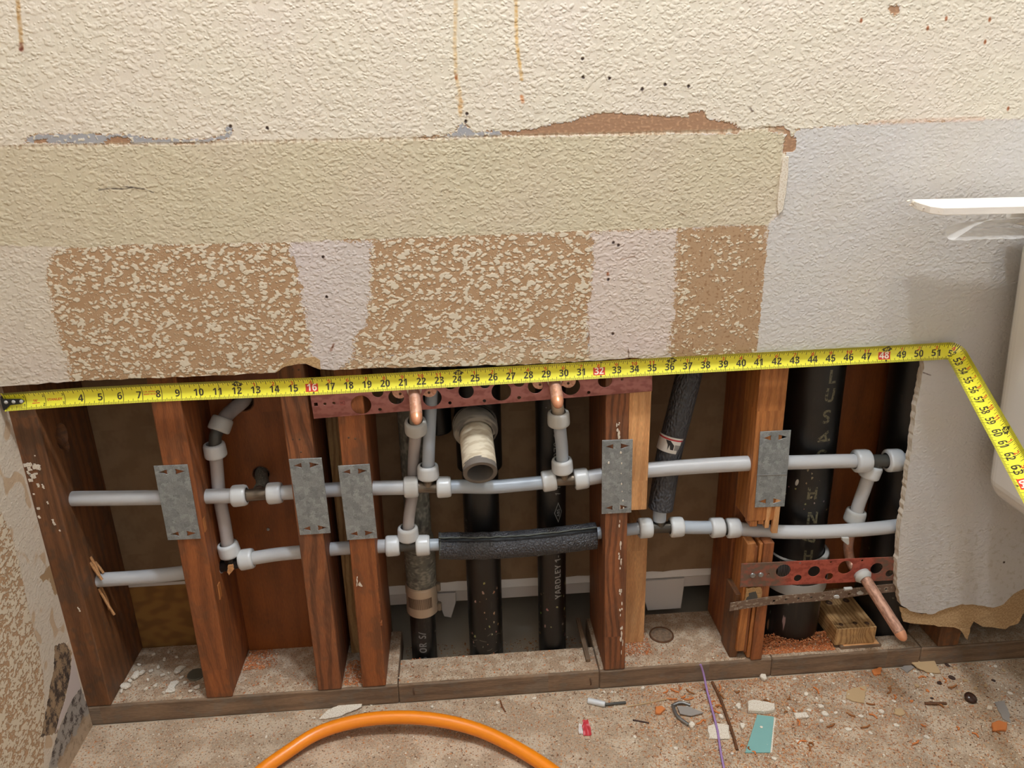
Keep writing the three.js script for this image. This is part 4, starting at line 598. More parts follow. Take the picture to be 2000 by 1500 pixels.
{
  const t = thing('hanger_strap', 'narrow perforated rusty strap under the short red bracket', 'strap', [46, 6.5, .1]);
  const o = [[40.64,5.68],[43.19,5.96],[46.6,6.01],[50,6.27],[53.45,6.41],[53.34,7.05],[49.91,6.91],[46.51,6.69],[43.13,6.59],[40.66,6.31]], hs = [[43.54,6.25],[44.34,6.3],[45.16,6.32],[46.01,6.34],[46.82,6.39],[47.64,6.41],[48.53,6.42],[50.99,6.59],[41.15,6.03]].map((q) => [q[0], q[1], .075]);
  const g = slab(o, hs, .1, .05, .01, 10), p = g.attributes.position, uv = g.attributes.uv; for (let i = 0; i < p.count; i++) uv.setXY(i, p.getX(i) / 8, p.getY(i)); part(t, 'steel_strip', g, M.strap);
  for (const [x, y] of [[47.68,6.32],[49.23,6.48]]) { const c = chip(.22, .1, .16, 8); c.rotateX(Math.PI / 2); c.translate(x, y, .14); part(t, 'plaster_blob', c, M.ringOld); } part(t, 'plaster_blob', cyl([48.08,6.88,0.2], [48.62,6.88,0.2], .11), M.ringOld);
}
function nailPlate(label, c) {   // corners: top left, top right, bottom right, bottom left
  const t = thing('nail_plate', label, 'nail plate', [(c[0][0] + c[1][0] + c[2][0] + c[3][0]) / 4, (c[0][1] + c[2][1]) / 2, .05], 'galvanised nail plates');
  const at = (u, v) => { const a = [c[0][0] + (c[1][0] - c[0][0]) * u, c[0][1] + (c[1][1] - c[0][1]) * u], b = [c[3][0] + (c[2][0] - c[3][0]) * u, c[3][1] + (c[2][1] - c[3][1]) * u]; return [a[0] + (b[0] - a[0]) * v, a[1] + (b[1] - a[1]) * v]; };
  const tri = [[.1, .085, .37], [.9, .085, .61], [.1, .92, .37], [.9, .92, .61]], hs = tri.map(([tip, v, b]) => [at(tip, v), at(b, v - .036), at(b, v + .036)]);
  const g = slab([at(0, 0), at(1, 0), at(1, 1), at(0, 1)], hs, .012, .055, .012), p = g.attributes.position, uv = g.attributes.uv, o = rnd(); for (let i = 0; i < p.count; i++) uv.setXY(i, p.getX(i) / 2 + o, p.getY(i) / 4 + o); part(t, 'sheet', g, M.galv);
  hs.forEach((h) => { const m = [(h[1][0] + h[2][0]) / 2, (h[1][1] + h[2][1]) / 2]; const pr = new THREE.ConeGeometry(.1, .35, 3); pr.rotateX(-Math.PI / 2); pr.scale(.3, 1, 1); pr.translate(m[0], m[1], -.16); part(t, 'prong', pr, M.galv); });
  return t;
}
nailPlate('galvanised nail plate on the stud left of the flat red-brown board', [[6.66,18.02],[8.51,18.01],[8.49,13.2],[6.63,13.22]]);
nailPlate('galvanised nail plate on the worn-grain stud right of the flat red-brown board', [[14.11,18.01],[15.95,18.01],[15.97,13.08],[14.18,13.06]]);
nailPlate('galvanised nail plate on the stud with the chewed right edge', [[16.81,17.44],[18.61,17.46],[18.66,12.55],[16.88,12.53]]);
const np4 = nailPlate('galvanised nail plate crossed by a white plaster drip', [[32.07,18.21],[33.88,18.18],[33.97,13.31],[32.15,13.32]]);
for (const [x, y, s] of [[33.2,17.38, .1], [33.26,16.68, .07], [33.3,15.32, .08], [32.49,16.76, .1], [33.43,14.18, .07], [33.48,13.68, .08], [33.35,14.81, .05], [33.25,16.01, .05]]) { const c = chip(s * .6, .03, s, 7); c.rotateX(Math.PI / 2); c.translate(x, y, .07); part(np4, 'plaster_drip', c, M.gypsum, 'dried white plaster drip'); }
const np5 = nailPlate('galvanised nail plate on the broken stud', [[41.5,18.26],[43.37,18.26],[43.52,13.13],[41.65,13.17]]);
part(np5, 'crease', tube([[41.55,15.4,0.08], [43.39,15.36,0.08]], .025, 4, 6), M.steel, 'bright bent crease across the sheet');

/* ---------- tape measure ---------- */
{
  const t = thing('tape_measure', 'yellow steel tape measure stretched across the top of the opening', 'tape measure', [25, 22.8, .7]);
  const TICK = [[-.1, -0.03,22.6], [4, 4.06,23.1], [8, 8.07,23.14], [12, 12.08,23.12], [16, 16.06,23.11], [20, 20,23.16], [24, 23.92,23.22], [29, 28.83,23.29], [32, 31.78,23.33], [36, 35.76,23.39], [42, 41.89,23.45], [48, 48.16,23.51], [51.3, 51.51,23.55]];
  const BEND = TICK[TICK.length - 1], END = [47.7, 20.75, 12.8], K0 = 51.3, K1 = 65;
  const top = (k) => { for (let i = 1; i < TICK.length; i++) if (k <= TICK[i][0]) { const a = TICK[i - 1], b = TICK[i], s = (k - a[0]) / (b[0] - a[0]), ya = a[0] < 0 ? 22.98 : a[2]; return [a[1] + (b[1] - a[1]) * s, ya + (b[2] - ya) * s]; } return null; };
  const frame = (k) => {   // centre and width direction of the blade at k inches
    if (k <= K0) { const [x, y] = top(k); return [V(x, y - .5, .66), V(0, 1, 0), V(1, .01, 0)]; }
    const [bx, by] = top(K0), s = k - K0, e = clamp(s / 1.2), C0 = V(bx, by - .5, .66), d = V(END[0] - bx, END[1] - by + .5, END[2] - .66).normalize();
    const d0 = V(1, 0, 0), dm = d0.clone().lerp(d, sst(0, 1, e)).normalize(), c = C0.clone(); const n = 24; for (let i = 0; i < n; i++) { const q = clamp((i + .5) / n * s / 1.2); c.addScaledVector(d0.clone().lerp(d, sst(0, 1, q)).normalize(), s / n * (q < 1 ? .75 : 1)); }
    const w = V(0, 1, 0).lerp(V(.8, .6, .12).normalize(), sst(0, 1, clamp(s / 1.0))).normalize(); w.addScaledVector(dm, -w.dot(dm)).normalize(); return [c, w, dm];
  };
  const SEGS = [[-.1, 17], [17, 34], [34, 51.3], [51.3, 71]], red = '#d8321c';
  for (const [k0, k1] of SEGS) {
    const span = k1 - k0, PX = 2048 / span;
    const tx = canvasTex(2048, 120, (g, w, h) => {
      g.fillStyle = 'rgb(244,236,58)'; g.fillRect(0, 0, w, h); const X = (k) => (k - k0) * PX; g.fillStyle = '#241f12'; const s = h;
      for (let q = Math.ceil(k0 * 16); q <= k1 * 16; q++) { const k = q / 16, m = ((q % 16) + 16) % 16; if (k < 0) continue; const lt = m === 0 ? .42 : m % 8 === 0 ? .34 : m % 4 === 0 ? .27 : m % 2 === 0 ? .2 : .15; g.fillRect(X(k) - 1.6, 0, 3.2, s * lt); const lb = m === 0 ? .26 : m % 8 === 0 ? .2 : m % 4 === 0 ? .15 : .1; g.fillRect(X(k) - 1.4, s * (1 - lb), 2.8, s * lb); }
      if (k0 < 12) for (let q = 0; q < 12 * 32; q++) g.fillRect(X(q / 32) - 1, 0, 1.8, s * .12);
      g.textAlign = 'right';
      for (let k = Math.max(1, Math.ceil(k0)); k <= k1; k++) {
        const x = X(k); if (k <= 3) { g.fillStyle = '#241f12'; g.font = 'bold 24px sans-serif'; g.fillText(String(k), x - 4, s * .42); g.fillText(String(k), x - 4, s * .88); g.fillRect(x - 1.5, 0, 3, s); continue; }
        g.fillStyle = '#241f12'; g.fillRect(x - 1.8, 0, 3.6, s); const ft = k % 12 === 0, box16 = k % 16 === 0; g.font = `bold ${s * .5}px sans-serif`;
        const tw = g.measureText(String(k)).width, cx = k < 10 ? x - 6 : x + tw * .34;
        if (box16) { g.fillStyle = red; g.fillRect(cx - tw - 7, s * .42, tw + 14, s * .42); g.fillStyle = 'rgb(250,240,220)'; g.fillText(String(k), cx, s * .79); g.fillStyle = '#241f12'; g.beginPath(); g.moveTo(x, s * .02); g.lineTo(x - 8, s * .14); g.lineTo(x + 8, s * .14); g.fill(); g.fillRect(x - 1.8, 0, 3.6, s * .4); g.beginPath(); g.moveTo(x, s * .98); g.lineTo(x - 7, s * .87); g.lineTo(x + 7, s * .87); g.fill(); }
        else { g.fillStyle = '#2a2416'; g.fillText(String(k), cx, s * .8); }
        if (ft) { g.fillStyle = '#241f12'; g.beginPath(); g.moveTo(x, 2); g.lineTo(x + 38, s * .3); g.lineTo(x + 24, s * .3); g.lineTo(x + 24, s * .38); g.lineTo(x - 24, s * .38); g.lineTo(x - 24, s * .3); g.lineTo(x - 38, s * .3); g.fill(); g.fillStyle = 'rgb(244,236,58)'; g.font = `bold ${s * .26}px sans-serif`; g.fillText(k / 12 + 'F', x + 17, s * .35); }
        else if (k > 12) { g.fillStyle = red; g.font = `bold ${s * .32}px sans-serif`; g.fillText(String(k % 12), x - 5 + (k % 12 > 9 ? 12 : 0), s * .43); }
      }
      if (k0 < 3) { g.fillStyle = red; g.textAlign = 'left'; g.font = 'bold 22px sans-serif'; g.fillText('16\'', X(1.35), s * .66); g.fillRect(X(1.3), s * .7, 46, 4); g.fillText('STANLEY', X(2.08), s * .66); g.font = 'bold 13px sans-serif'; g.fillText('F.M. APPRVL', X(7.06), s * .52); g.fillText('MADE IN USA', X(7.06), s * .66); }
    });
    const n = Math.ceil(span * 4), A = [], UVs = [], idx = [], NW = 14;
    for (let i = 0; i <= n; i++) { const k = k0 + span * i / n, [c, w, d] = frame(k), nrm = d.clone().cross(w).normalize(); for (let j = 0; j <= NW; j++) { const q = j / NW - .5, sag = -.2 * (1 - .9 * sst(1.3, .3, Math.abs(k - 51.9))) * (1 - 4 * q * q); A.push(c.x + w.x * q * 1.02 + nrm.x * sag, c.y + w.y * q * 1.02 + nrm.y * sag, c.z + w.z * q * 1.02 + nrm.z * sag + .11); UVs.push(i / n, j / NW); } }
    for (let i = 0; i < n; i++) for (let j = 0; j < NW; j++) { const a = i * (NW + 1) + j, b = a + NW + 1; idx.push(a, b, a + 1, b, b + 1, a + 1); }
    const g = new THREE.BufferGeometry(); g.setAttribute('position', new THREE.Float32BufferAttribute(A, 3)); g.setAttribute('uv', new THREE.Float32BufferAttribute(UVs, 2)); g.setIndex(idx); g.computeVertexNormals();
    const mat = new THREE.MeshPhysicalMaterial({ map: tx, roughness: .36, clearcoat: .8, clearcoatRoughness: .16, side: THREE.DoubleSide }); part(t, 'blade', g, mat);
  }
  const [hx, hy] = top(-.1), hk = part(t, 'end_hook', merge([slab([[hx, hy - .32], [hx + .95, hy - .36], [hx + 1.12, hy - .5], [hx + .95, hy - .64], [hx + .35, hy - .68], [hx, hy - .95], [hx - .08, hy - .95], [hx - .08, hy - .3]], [], .7, .06, .015), slab([[hx - .08, hy - .95], [hx, hy - .95], [hx, hy - .2], [hx - .08, hy - .2]], [], .3, .4)]), M.poly, 'black end hook');
  for (const k of [.18, .56, .95]) part(hk, 'rivet', lathe([hx + k, hy - .5, .755], [hx + k, hy - .5, .83], [[.1, 0], [.09, .03], [.0005, .05]], 14), M.ringOld);
  const [ce, , de] = frame(71); const cs = new RoundedBoxGeometry(1.5, 2.9, 3.1, 3, .4); cs.lookAt(de); cs.translate(ce.x + de.x * 1.5, ce.y + de.y * 1.5 + .9, ce.z + de.z * 1.5); part(t, 'case', cs, M.poly, 'tape case at the far end of the blade');
}

/* ---------- toilet and what lies on it ---------- */
{
  const t = thing('toilet', 'white porcelain toilet standing beside the right wall panel', 'toilet', [62, 0, 12]);
  const g = new RoundedBoxGeometry(17, 16.2, 7.2, 5, 1.4); const p = g.attributes.position; for (let i = 0; i < p.count; i++) { const k = clamp((8.1 - p.getY(i)) / 16.2); p.setX(i, p.getX(i) * (1 - .13 * k * k)); p.setZ(i, p.getZ(i) * (1 - .08 * k)); } g.translate(62.2, 22.3, 4.9); g.computeVertexNormals(); part(t, 'tank', g, M.porcelain);
  part(t, 'tank_lid', box(53.0, 71.4, 30.3, 31.35, 1.2, 9.2, .35), M.porcelain);
  const foot = []; for (let i = 0; i < 40; i++) { const a = i / 40 * Math.PI * 2; foot.push([62 + Math.cos(a) * 5.4, -(13 + Math.sin(a) * (Math.sin(a) < 0 ? 7.6 : 11))]); }
  const f = slab(foot, [], 0, 9, .5, 4); f.rotateX(-Math.PI / 2); const q = f.attributes.position; for (let i = 0; i < q.count; i++) { const k = sst(0, 6, q.getY(i)); q.setX(i, 62 + (q.getX(i) - 62) * (1 - .22 * k)); } f.computeVertexNormals(); part(t, 'pedestal', f, M.porcelain);
  const bowl = new THREE.LatheGeometry([[.001, 0], [4.2, 0], [5.2, 2], [6.6, 5], [7, 7.2], [6.9, 7.6], [5.2, 7.6], [4.6, 5], [.001, 3]].map(([r, y]) => new THREE.Vector2(r, y)), 36); bowl.scale(1, 1, 1.3); bowl.translate(62, 7.6, 17); part(t, 'bowl', bowl, M.porcelain);
  part(t, 'tank_bolt', cyl([56.8, 13.6, 2.2], [56.8, 14.6, 2.2], .3), M.poly);
}
{
  const t = thing('white_board', 'white plasterboard offcut with a crumbled end lying on the toilet tank', 'board', [54, 31.4, 3.6]);
  const o = rough([[47.44, -1.85], [47.2, -2.6], [47.05, -3.4], [46.95, -4.3], [47.2, -4.95], [60, -5.6], [60, -2.6], [52.6, -2.1]], .5, .04); const g = slab(o, [], 0, .36, .03); g.rotateX(-Math.PI / 2); g.translate(0, 31.38, 0); part(t, 'sheet', g, M.board);
  for (let k = 0; k < 14; k++) { const c = chip(rr(.06, .14), rr(.05, .1), rr(.06, .12), 6); c.rotateZ(rr(-.6, .6)); c.translate(47.15 + rr(-.15, .25), 31.5 + rr(-.1, .2), 2 + k * .21); part(t, 'crumb', c, M.gypsum); }
}
{
  const t = thing('plastic_sheet', 'crumpled clear plastic sheet under the white board on the toilet', 'plastic', [52, 30.5, 4]);
  const A = [], idx = [], NU = 40, NV = 20;   // a folded bag: the lower leaf lies flat, the upper one bellies up to the board
  for (let i = 0; i <= NU; i++) for (let j = 0; j <= NV; j++) { const u = i / NU, v = j / NV, x = 47.6 + u * 5.25, o = Math.sin(Math.min(1, u * 2.6) * Math.PI / 2), w = v < .5 ? v * 2 : 2 - v * 2; A.push(x, 30.28 + (v < .5 ? 0 : o * .95 * Math.pow(1 - w, .7)) + .07 * pn(u * 12, v * 6) * o, 5.5 - w * 3.2 * (.12 + .88 * o) + .16 * pn(u * 8 + 4, v * 5) * o); }
  for (let i = 0; i < NU; i++) for (let j = 0; j < NV; j++) { const a = i * (NV + 1) + j, b = a + NV + 1; idx.push(a, b, a + 1, b, b + 1, a + 1); }
  const g = new THREE.BufferGeometry(); g.setAttribute('position', new THREE.Float32BufferAttribute(A, 3)); g.setIndex(idx); g.computeVertexNormals(); const m = M.clear.clone(); m.side = THREE.DoubleSide; part(t, 'film', g, m);
}

/* ---------- things on the floor ---------- */
{
  const t = thing('hose', 'bright orange rubber hose arched on the dusty floor', 'hose', [22, 0, 6]);
  const c = [[4, .5, 60], [5, .5, 40], [7, .5, 22], [9.92,0.55,8.24], [11.21,0.55,5.48], [12.68,0.6,4], [14.34,0.8,2.86], [16.79,1.05,2.36], [19.63,1.15,2.45], [22.16,1.05,2.93], [24.33,0.85,3.72], [26.4,0.65,5.07], [28.58,0.55,7.15], [30.66,0.55,10.2], [34, .5, 20], [40, .5, 32], [38, .5, 50], [30, .5, 66]]; part(t, 'rubber_tube', tube(c, .4, 260, 24), M.hose);
}
const white = M.gypsum, tan = STD({ color: hex(188, 158, 118), roughness: .9 }), orange = STD({ color: hex(206, 124, 66), roughness: .85 }), grey = STD({ color: hex(150, 142, 134), roughness: .8 }), darkw = STD({ color: hex(66, 44, 34), roughness: .7 });
const LAND = [['the orange hose', 19.84,1.75], ['the purple string', 39.19,1.81], ['the teal card', 41.67,4.44], ['the torn beige plaster scrap', 48.74,2.3], ['the toilet foot', 57,6.14], ['the white wire connector', 32.4,1.23], ['the large pointed tan scrap', 54.88,0.01], ['the pale rounded board scrap', 50.8,3.98]];
const nearest = (x, z) => LAND.reduce((b, l) => { const d = Math.hypot(l[1] - x, l[2] - z); return d < b[1] ? [l[0], d] : b; }, ['', 1e9])[0];
const flake = (x, z, rx, rz, h, mat, label, cat, group, y = 0) => { const g = chip(rx, h, rz, 9); g.rotateY(rr(0, 6)); g.translate(x, y, z); return solo(cat === 'wood chip' ? 'wood_chip' : 'plaster_chip', g, mat, [x, y, z], label, cat, group); };
for (const [x, z, s, h] of [[43.45,0.16, .34, .4], [40.89,2.47, .27, .3], [42.94,2.4, .15, .12], [46.09,3.03, .24, .3], [46.08,3.64, .26, .2], [46.17,2.27, .14, .12], [47.79,2.75, .18, .2], [40.55,4.12, .24, .25], [39.51,3.17, .24, .2], [37.45,3.73, .28, .35], [37.56,1.69, .14, .12], [45.6,4.15, .2, .2], [49.7,3.78, .22, .2], [50.99,2.98, .16, .12], [48.23,4.02, .2, .2], [56.62,4.16, .22, .2], [58.8,3.07, .2, .15], [59.52,0.58, .17, .15], [35.16,0.29, .16, .35], [27.93,0.42, .16, .12], [21.24,0.53, .15, .2], [25.47,0.58, .14, .12], [13.73,0.72, .12, .1], [50.03,4.92, .2, .12], [46.97,4.99, .22, .15], [53.85,0.51, .16, .2], [54.81,0.91, .15, .15], [57.7,-0.22, .14, .15], [44.89,2.46, .1, .1], [47.87,1.04, .12, .1], [48.88,0.99, .1, .1], [17.27,0, .1, .1], [35.95,0.61, .1, .1], [48.15,5.36, .16, .15], [33.01,1.56, .1, .1], [32.58,0.32, .1, .1], [16.09,2.55, .14, .1], [33.73,4.27, .16, .12], [43.5,5.63, .2, .16], [35.98,5.37, .18, .14], [51.37,6, .2, .14], [10.99,2.05, .12, .1]]) flake(x, z, s, s * .75, h * .6, white, 'small white plaster chip on the floor, nearest to ' + nearest(x, z), 'plaster chip', 'white plaster chips on the floor');
for (const [x, z, s] of [[1.72,-2.5, .36], [1.44,-1.59, .34], [4.43,-2.82, .34], [3.37,-1.44, .16], [6.14,-0.98, .18], [2.05,-2.76, .2], [2.96,-3.21, .14], [3.12,-3.95, .12], [5.22,-1.54, .1], [2.71,-2.02, .1], [1.56,-2.04, .14], [1.55,-3.6, .12], [2.16,-4.56, .1], [3.14,-4.72, .12], [3.84,-4.13, .1], [3.49,-2.42, .12], [3.87,-2.48, .08], [1.35,-1.13, .12], [2.85,-1.17, .1], [4.13,-0.72, .1], [5.8,-0.69, .12], [4.83,-2.05, .12], [1.39,-3.12, .1], [2.57,-2.91, .14]]) flake(x, z, s * 1.3, s * .85, .16, white, 'plaster flake on the sole plate beside the dark corner stud', 'plaster chip', 'plaster flakes on the plate', 1.53);
{ const o = rough([[-.3, -.5], [.1, -.55], [.3, -.45], [.15, -.1], [.3, .4], [.1, .55], [-.25, .45], [-.3, 0]], .2, .04), g = slab(o, [], 0, .08, .02); g.rotateX(-Math.PI / 2); const b = [4.51,1.53,-1.25]; g.translate(...b); solo('plaster_chip', g, white, b, 'largest curved plaster flake on the sole plate near the grey disc', 'plaster chip'); }
{ const b = [5.7,1.53,-2.26], g = lathe(b, [b[0] + .05, b[1] + 1, b[2]], [[.0005, .06], [.45, .06], [.52, .1], [.56, .04], [.56, 0]], 28); solo('metal_disc', g, STD({ color: hex(110, 106, 92), roughness: .6, metalness: .4 }), b, 'grey round metal cap lying on the sole plate', 'metal cap'); }
{ const b = [37.26,1.52,-3.1], t = thing('wood_plug', 'round wooden plug ring cut into the dusty plate', 'wood plug', b); part(t, 'disc', lathe(b, [b[0], b[1] + 1, b[2]], [[.0005, .05], [.7, .04], [.78, 0]], 36), M.plate); part(t, 'groove_rim', lathe(b, [b[0], b[1] + 1, b[2]], [[.74, 0], [.78, .08], [.84, .06], [.86, 0]], 36), M.firDark); }
const big = (pts, h, mat, name, label, cat, tilt = 0) => { const cx = pts.reduce((s, p) => s + p[0], 0) / pts.length, cz = pts.reduce((s, p) => s + p[1], 0) / pts.length, g = slab(rough(pts.map(([x, z]) => [x - cx, -(z - cz)]), .2, .04), [], 0, h, Math.min(.04, h * .25)); g.rotateX(-Math.PI / 2); if (tilt) { g.rotateX(tilt); g.computeBoundingBox(); g.translate(0, -g.boundingBox.min.y, 0); } g.translate(cx, .01, cz); return solo(name, g, mat, [cx, 0, cz], label, cat); };
big([[48.32,1.89],[48.91,1.62],[49.88,1.57],[48.99,3],[48.47,2.82],[48.02,2.5]], .1, tan, 'paper_scrap', 'torn beige plaster scrap on the floor in front of the timber block', 'scrap');
big([[53.84,-0.18],[54.67,-0.72],[55.54,-0.32],[55.45,0.89],[54.67,0.81],[54.04,0.35]], .12, tan, 'board_scrap', 'large pointed tan board scrap leaning by the plate under the copper tip', 'scrap', .25);
big([[53.03,0.13],[53.76,-0.25],[53.99,0.23],[53.23,0.65]], .1, grey, 'board_scrap', 'small greyish board scrap beside the large pointed tan scrap', 'scrap');
big([[41.55,2.31],[41.93,2.21],[43.18,2.65],[42.97,3.16],[42.2,3.26],[41.3,3.08]], .3, white, 'plaster_lump', 'long white bone-shaped plaster lump touching the teal card', 'plaster lump');
big([[44.11,3.4],[44.94,3.48],[44.95,3.83],[44.02,3.91]], .18, white, 'plaster_lump', 'smooth white wedge of plaster right of the teal card', 'plaster lump');
big([[38.41,3.91],[39.06,3.72],[39.75,4],[39.39,5.03],[38.15,4.91]], .12, white, 'plaster_lump', 'flat white plaster piece under the purple string', 'plaster lump');
big([[14.03,0.96],[14.51,0.27],[16.07,-0.44],[16.68,-0.33],[16.67,0.21],[15.24,0.87]], .1, white, 'paper_strip', 'long pale strip of torn paper behind the orange hose', 'paper', .1);
big([[50.61,3.65],[51.13,3.7],[51.08,4.13],[50.67,4.26],[50.38,4.06]], .1, tan, 'board_scrap', 'pale rounded board scrap on the open floor beside the torn beige scrap', 'scrap');
big([[57.29,3.69],[57.99,3.67],[57.58,4.73],[57.1,5.49],[56.86,5.09]], .05, grey, 'grey_leaf', 'flat grey leaf-shaped scrap near the toilet foot', 'scrap');
big([[55.87,5.45],[56.44,5.3],[56.8,5.54],[56.35,6.08],[55.55,6]], .2, orange, 'wood_lump', 'orange crumbly wood lump beside the toilet foot', 'wood lump');
big([[35.54,2.07],[35.98,2.03],[36.17,2.31],[35.75,2.67],[35.44,2.59]], .2, orange, 'wood_lump', 'orange wood lump beside the grey blade', 'wood lump');
big([[50.95,0.22],[51.59,-0.02],[51.77,0.05],[51.41,0.57],[50.89,0.61]], .15, orange, 'wood_lump', 'pale orange wood lump against the plate below the block', 'wood lump');
for (const [x, z, k] of [[53.2,1.81, .2], [53.66,2.32, .16], [54.83,1.73, .22], [55.96,1.36, .25], [55.52,2.6, .15], [56.65,1.67, .2], [56.87,2.41, .16], [57.68,2.26, .18], [57.96,1.32, .14], [56.36,0.16, .2], [56.72,0.45, .16], [53.53,3, .13], [58.49,1.86, .18], [52.1,3.09, .14], [59.8,1.01, .16]]) { const g = chip(k, .1, k * .7, 8); g.rotateY(rr(0, 6)); g.translate(x, 0, z); solo('board_crumb', g, rnd() < .5 ? tan : rnd() < .5 ? darkw : orange, [x, 0, z], 'small brown board crumb on the shaded floor below the torn paper', 'crumb', 'brown crumbs below the torn paper'); }
{ // teal card with a white edge and dot
  const b = [41.79,0.05,4.29], t = thing('card', 'teal card with a round white dot lying among the debris', 'card', b); const pts = [[41.82,3.28],[42.81,3.55],[41.48,6.27],[39.97,6.13]];
  const g = slab(pts.map(([x, z]) => [x, -z]), [], 0, .06, .015); g.rotateX(-Math.PI / 2); g.translate(0, .02, 0); part(t, 'sheet', g, STD({ color: hex(128, 176, 170), roughness: .5 }));
  const d = new THREE.CylinderGeometry(.09, .09, .02, 20); d.translate(41.68,0.09,4.32); part(t, 'dot', d, white, 'white dot'); const e = [[42.81,3.55],[42.84,3.73],[42.41,4.53],[41.57,6.28],[41.45,6.27]]; const eg = slab(e.map(([x, z]) => [x, -z]), [], 0, .05); eg.rotateX(-Math.PI / 2); eg.translate(0, .02, 0); part(t, 'torn_edge', eg, white, 'white torn edge');
}
{ // crumpled wrapper: a creased red leaf and a white one
  const b = [30.74,0,3.49], t = thing('wrapper', 'crumpled red and white wrapper scrap on the floor', 'wrapper', b);
  const leaf = (w, d, ox, k, tilt) => { const g = new THREE.PlaneGeometry(w, d, 10, 12), p = g.attributes.position; for (let i = 0; i < p.count; i++) { const x = p.getX(i), y = p.getY(i); p.setXYZ(i, x * (1 - .35 * sst(0, d / 2, y)) + .05 * pn(y * 4 + k, 2), y + .08 * pn(x * 5 + k, 6), .12 * pn(x * 3 + k, y * 3) + .1 * Math.abs(x / w)); } g.rotateX(tilt); g.computeBoundingBox(); g.translate(b[0] + ox, .01 - g.boundingBox.min.y, b[2]); g.computeVertexNormals(); return g; };
  part(t, 'red_leaf', leaf(.5, .95, .1, 3, -1.1), STD({ color: hex(190, 52, 60), roughness: .4, side: THREE.DoubleSide })); part(t, 'white_leaf', leaf(.36, .6, -.22, 9, -1.0), STD({ color: hex(222, 214, 208), roughness: .5, side: THREE.DoubleSide }));
}
{ const a = [31.34,0.16,1.11], m = [32.4,0.16,1.58], e = [33.76,0.12,1.49], t = thing('wire_connector', 'white sleeved wire connector with a grey twisted tail', 'connector', a); part(t, 'sleeve', cyl(a, m, .2, .19, 20, .04), M.ring); part(t, 'tail', tube([m, lerp3(m, e, .5), e], .09, 16, 10), M.polyGrey, 'grey twisted tail'); }
{ const t = thing('blade_scrap', 'grey serrated metal scrap with a clear sliver among the sawdust', 'metal scrap', [37.29,0,2.51]); const g = tube([[36.7,0.15,2.08], [36.73,0.12,2.93], [37.25,0.1,3.73]], .11, 16, 8); part(t, 'band', g, M.steel); part(t, 'band', tube([[36.63,0.15,2.08], [37.28,0.2,1.92], [37.84,0.1,2.1]], .1, 16, 8), M.steel); const c = slab([[36.96,2.13],[37.69,2.29],[38.47,2.89],[37.62,3.07],[36.96,2.83]].map(([x, z]) => [x, -z]), [], 0, .06, .01); c.rotateX(-Math.PI / 2); c.translate(0, .12, 0); part(t, 'clear_sliver', c, grey); }
solo('purple_string', tube([[38.93,1.79,0.4], [39.15,1.1,0.5], [39.24,0.35,1.04], [39.13,0.2,2.24], [38.99,0.15,3.49], [38.84,0.15,4.52], [38.52,0.12,6.04], [38.16,0.08,8.18]], .075, 50, 8), STD({ color: hex(160, 128, 178), roughness: .7 }), [39.21,0,2.26], 'purple string running from the plate over the debris', 'string');
solo('stick', tube([[39.91,0.1,0.21], [39.95,0.1,1.53], [39.87,0.1,2.87], [39.75,0.08,4.53], [39.58,0.06,5.89]], .1, 30, 8), M.firDark, [39.93,0,2.33], 'thin dark stick lying beside the purple string', 'stick');
solo('stick', tube([[33.9,0.06,2.94], [34.38,0.06,3.11], [34.86,0.06,3.29]], .05, 12, 8), darkw, [34.41,0,3.01], 'short black twig on the open floor left of the grey blade', 'stick');
solo('stick', tube([[33.8,0.05,1.78], [35.18,0.06,1.61], [36.77,0.05,1.35]], .04, 16, 8), tan, [35.2,0,1.55], 'long pale splinter right of the wire connector', 'stick');
solo('stick', tube([[25.68,0.05,0.43], [25.78,0.05,0.98], [25.94,0.05,1.45]], .05, 12, 8), M.fir, [25.78,0,0.93], 'short red-brown twig near the plate behind the hose', 'stick');
solo('stick', tube([[52.79,0.1,3.44], [53.54,0.1,3.52], [54.13,0.08,3.55]], .1, 12, 8), M.firDark, [53.62,0,3.42], 'stubby dark stick on the floor left of the dark knob', 'stick');
{ const b = [55.87,0,3.28], t = thing('knob', 'dark shiny round knob on the shaded floor', 'knob', b); part(t, 'body', lathe(b, [b[0] + .2, b[1] + 1, b[2] + .3], [[.0005, 0], [.3, .02], [.4, .15], [.36, .3], [.2, .4], [.0005, .42]], 24), STD({ color: hex(58, 36, 28), roughness: .2 })); }
for (let k = 0; k < 46; k++) { const x = k < 30 ? 44 + (rnd() + rnd() - 1) * 9 : rr(2, 60), z = .4 + rnd() * 6.8, s = .05 + .17 * rnd() * rnd(); if (x > 11 && x < 30 && z > 2.2) continue; flake(x, z, s, s * rr(.6, .9), s * .8, white, 'small white plaster chip on the floor, nearest to ' + nearest(x, z), 'plaster chip', 'white plaster chips on the floor'); }
const SH = [[36.6,0.72, .5], [37.23,0.69, -.7], [37.61,1.29, .4], [36.83,1.39, -.2], [38.21,0.88, -.9], [40.22,0.75, 1.2], [41.28,1.19, .3], [49.36,3.08, -.4], [51.1,2.16, .7], [47.68,3.84, -.8], [46,4.57, .3], [55.47,2.13, .2], [39.28,0.99, 1.9], [37.62,0.54, 1.1], [37.92,1.5, .1], [48.99,4.1, 2.2], [48.09,4.86, .2], [55.31,1.54, 1.1]];
for (let k = 0; k < 34; k++) SH.push([k < 12 ? rr(37, 41.5) : rr(40, 56), rr(.3, 6.5), rr(0, 6)]);
